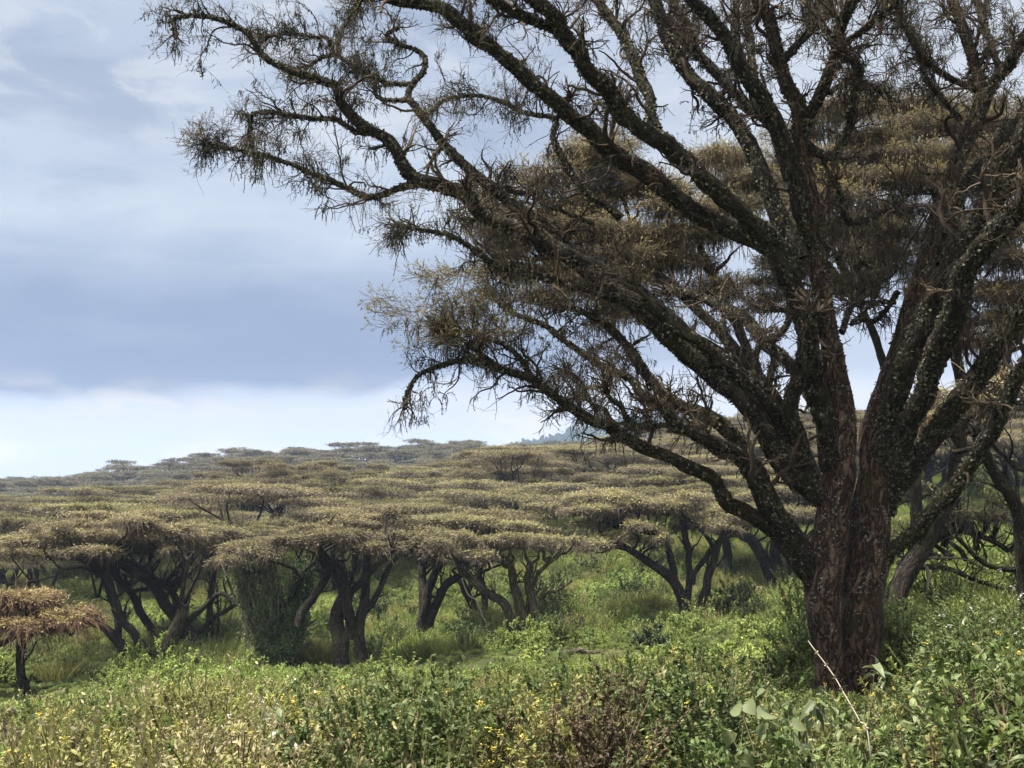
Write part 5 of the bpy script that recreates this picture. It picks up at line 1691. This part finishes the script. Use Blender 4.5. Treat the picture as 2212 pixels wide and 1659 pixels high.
bush('bush', 610, 1525, 14.5, 'silvery pale low shrub among brown weeds at lower left', 'bush', 'silver' if 'silver' in M else 'g_dry', 'twig_pale', seed=11, w=.8, nst=30, nlf=1500, L=.035, Wd=.014, bush=4)
bush('flowering_bush', 2150, 1375, 12.5, 'tall bush with yellow daisy-like flowers right of the huge trunk', 'bush', 'g_broad', 'stem_g', 'yellow', seed=12, w=.9, nst=26, nlf=900, L=.10, Wd=.055, bush=4, nfl=30, fsize=.019)
bush('flowering_bush', 2150, 1300, 14.0, 'small-leaved green bush with a few white flowers near the right edge', 'bush', 'g_fine', 'stem_g', 'white', seed=13, w=1.6, nst=34, nlf=6200, L=.05, Wd=.03, bush=5, nfl=10, fsize=.02)
bush('bush', 2075, 1330, 17.0, 'dense dark-shaded green bush touching the right side of the huge trunk', 'bush', 'g_fine', 'stem_g', seed=14, w=.75, nst=34, nlf=6500, L=.045, Wd=.027, bush=5)
bush('drooping_plant', 1785, 1520, 9.0, 'plant with long drooping grey-green leaves below the huge trunk', 'plant', 'g_broad', 'stem_g', 'yellow', seed=15, w=.7, nst=12, nlf=420, L=.15, Wd=.05, droop=1.1, curl=.45, bush=3, nfl=6, fsize=.013)
bush('bush', 985, 1560, 10.5, 'yellow-green weed clump with tiny orange flowers, bottom centre', 'bush', 'g_herb', 'stem_b', 'yellow', seed=16, w=.9, nst=26, nlf=2600, L=.05, Wd=.022, bush=4, nfl=24)
bush('bush', 70, 1525, 13.0, 'dry pale-leaved shrub in the lower left corner', 'bush', 'g_dry', 'stem_b', seed=17, w=1.0, nst=22, nlf=1300, L=.085, Wd=.035, droop=.7, curl=.35, bush=4)
bush('bush', 420, 1420, 44, 'sunlit mound of climbing greenery below the mossy stump-like stem', 'bush', 'g_lush', seed=18, w=3.6, nst=44, nlf=6200, L=.11, Wd=.07, bush=5)
bush('leafy_weed', 2140, 1560, 9.0, 'fresh green weed with toothed broad leaves in the lower right corner', 'plant', 'g_fine', 'stem_g', seed=19, w=.9, nst=16, nlf=900, L=.085, Wd=.05, bush=3, curl=.2)


MOUNDS = [(110, 1498, 40, 3.0, 'low lime-green creeper mound near the left edge, below the golden-topped acacia'), (255, 1462, 46, 2.6, 'small lime creeper mound left of the mossy stump-like stem'),
          (560, 1440, 43, 3.0, 'wide lime creeper mound below the vine-wrapped tree'), (690, 1452, 38, 2.4, 'creeper mound between the vine-wrapped tree and the crossing dark trunks'),
          (985, 1446, 40, 2.2, 'lime creeper mound below the forked leaning trunk'), (1085, 1452, 33, 1.8, 'creeper mound just left of the fallen log'),
          (1385, 1422, 36, 2.2, 'lime-green shrub mound right of the fallen log'), (1610, 1392, 33, 2.0, 'green creeper mound left of the dark bush at the huge trunk'),
          (1235, 1290, 112, 4.0, 'pale green thicket on the grassy slope behind the shaggy acacia'), (1330, 1262, 126, 4.4, 'pale green thicket higher on the grassy slope, left of the paired trunks'),
          (1640, 1330, 60, 2.6, 'fresh green mound in front of the arching shaded trunks'), (700, 1392, 78, 3.0, 'green thicket in shade behind the vine-wrapped tree'), (180, 1425, 85, 3.4, 'soft green thicket behind the golden-topped acacia'),
          (985, 1340, 92, 3.0, 'green thicket in shade behind the forked leaning trunk')]
for q_, (vx, vy, Yd, wd, lab) in enumerate(MOUNDS):
    far_ = Yd > 55
    vy -= 0 if far_ else 16
    bush('bush', vx, vy, Yd, lab, 'bush', 'g_lush' if q_ % 4 else 'g_fine', seed=40 + q_, w=wd * .7, nst=46, nlf=7500, L=.11 if far_ else .075, Wd=.07 if far_ else .048, bush=6, spread=1.3)


# big heart-shaped leaves
def heart_leaf(g, c, d, nrm, L, rng, v):
    d = unit(np.array(d, float))
    S = unit(np.cross(d, nrm))
    N = np.cross(S, d)
    out = []
    ang = np.linspace(0, math.pi, 9)
    prof = [(0, .0), (-.10, .26), (.02, .44), (.22, .50), (.45, .45), (.68, .30), (.86, .14), (1.0, 0)]
    rows = []
    for (t_, wv) in prof:
        mid = c + d * t_ * L - N * L * .18 * t_ ** 2
        w_ = wv * L
        rows.append([mid - S * w_ + N * w_ * .16, mid - S * w_ * .5 + N * w_ * .03, mid, mid + S * w_ * .5 + N * w_ * .03, mid + S * w_ + N * w_ * .16])
    V = np.array(rows).reshape(-1, 3)
    idx = np.arange(len(prof) * 5).reshape(-1, 5)
    q = np.stack([idx[:-1, :-1], idx[:-1, 1:], idx[1:, 1:], idx[1:, :-1]], -1)
    g.add(V, q, 0, np.full(len(V), v), smooth=True)


rgb_ = np.random.default_rng(8)
pY = 8.6
p0 = at(1650, 1560, pY)
b_ = np.array([p0[0], pY, gz(p0[0], pY)])
o = empty('big_leaved_plant', b_, 'plant with a few large pale heart-shaped leaves left of the huge trunk foot', 'plant')
gs, gl = Geo(), Geo()
for (vx, vy, s, v) in ((1660, 1540, .17, .75), (1612, 1518, .12, .75), (1636, 1500, .09, .6), (1712, 1565, .13, .7), (1600, 1535, .12, .55), (1690, 1600, .15, .6), (1640, 1590, .13, .4), (1575, 1580, .12, .7), (1735, 1605, .14, .5), (1600, 1625, .15, .6)):
    c = at(vx, vy, pY + rgb_.uniform(-.2, .2)) - b_
    s0 = np.array([rgb_.normal() * .05, rgb_.normal() * .05, -.05])
    P = resample(crooked(rgb_, s0, c, 7, .05, .05), 14)
    tubes(gs, P, np.linspace(.008, .004, 14), 5, 0, np.array([.8]))
    d = unit(P[-1] - P[-3]) * .4 + rgb_.normal(size=3) * .5 + np.array([0, -.4, -.55])
    heart_leaf(gl, c, d, unit(np.array([rgb_.normal() * .6, -.6, .8])), s * .82, rgb_, v)
gs.build('stems', M['stem_g'], o)
gl.build('leaves', M['big_leaf'], o)

# thin jointed stalk leaning across the trunk
b_ = at(1900, 1640, 8.2)
b_[2] = gz(b_[0], 8.2)
P = path3([('z4', [(1390, 1560), (1330, 1400), (1245, 1250), (1215, 1195), (1165, 1120), (1100, 1035), (1060, 980)])], None, 8.2, .6, b_)
P = np.concatenate([[[0, 0, -.05]], P])
P = resample(P, 60)
gs = Geo()
tubes(gs, P, np.linspace(.0065, .003, 60), 6, 0, np.array([.9]))
o = gs.build('jointed_stalk', M['twig_pale'])
o.location = tuple(b_)
tag(o, 'thin bare stalk with beaded joints leaning across the foot of the huge trunk', 'stalk')
gs = Geo()
for f in (.45, .55, .62, .68, .74, .80, .86, .91, .96):
    c = P[int(f * 59)]
    m = 14
    leaves(gs, np.repeat(c[None], m, 0), rvec(rgb_, m), rvec(rgb_, m), .017, .013, 0, rgb_.random(m))
gs.build('seed_heads', M['twig_pale'], o)

# dead brown flower plume
b_ = at(2190, 1640, 8.8)
b_[2] = gz(b_[0], 8.8)
o = empty('dead_flower_stalk', b_, 'dead brown branching flower stalk among green leaves at lower right', 'plant')
gs, gf = Geo(), Geo()
P = path3([('z4', [(2140, 1580), (2020, 1450), (1930, 1360)])], None, 8.8, -.1, b_)
P = np.concatenate([[[0, 0, -.05]], P])
P = resample(P, 24)
n = 24
A, RA = spawn(rgb_, P[None], np.full((1, 24), .010), n, .45, 1.0, (.25, .62), 8, (.6, .35), .45, .2, 1.1, .1, .0035)
tubes(gs, P, np.linspace(.011, .006, 24), 6, 0, np.array([.7]))
tubes(gs, A, RA, 4, 0, rgb_.random(n))
B, RB = spawn(rgb_, A, RA, n * 7, .35, 1.0, (.05, .16), 4, (.7, .5), .6, .2, .9, .2, .002)
tubes(gs, B, RB, 3, 0, rgb_.random(len(B)))
c, tn, _ = sample(rgb_, B, 1700, .3, 1.0)
leaves(gf, c, unit(tn + rvec(rgb_, 1700)), rvec(rgb_, 1700), rgb_.uniform(.01, .024, 1700), .009, 0, rgb_.random(1700) * .9)
gs.build('stems', M['stem_b'], o)
gf.build('seed_heads', M['stem_b'], o)

# ------------------------------------------------------------------ air
def haze_box():
    x0, x1, y0, y1, z0, z1 = -3400, 3400, -60, 5260, -100, 215
    v = [(x, y, z) for x in (x0, x1) for y in (y0, y1) for z in (z0, z1)]
    q = [(0, 1, 3, 2), (4, 6, 7, 5), (0, 4, 5, 1), (2, 3, 7, 6), (0, 2, 6, 4), (1, 5, 7, 3)]
    g = Geo()
    g.add(v, q)
    m = bpy.data.materials.new('haze')
    m.use_nodes = True
    t = NT(m.node_tree)
    t.n.clear()
    p = t.node('ShaderNodeVolumePrincipled', {'Color': (0.52, 0.66, 0.95, 1.0), 'Density': 0.00013, 'Anisotropy': 0.0})
    ou = t.node('ShaderNodeOutputMaterial')
    t.l.new(p.outputs[0], ou.inputs['Volume'])
    o = g.build('haze', m)
    o['kind'] = 'stuff'


haze_box()
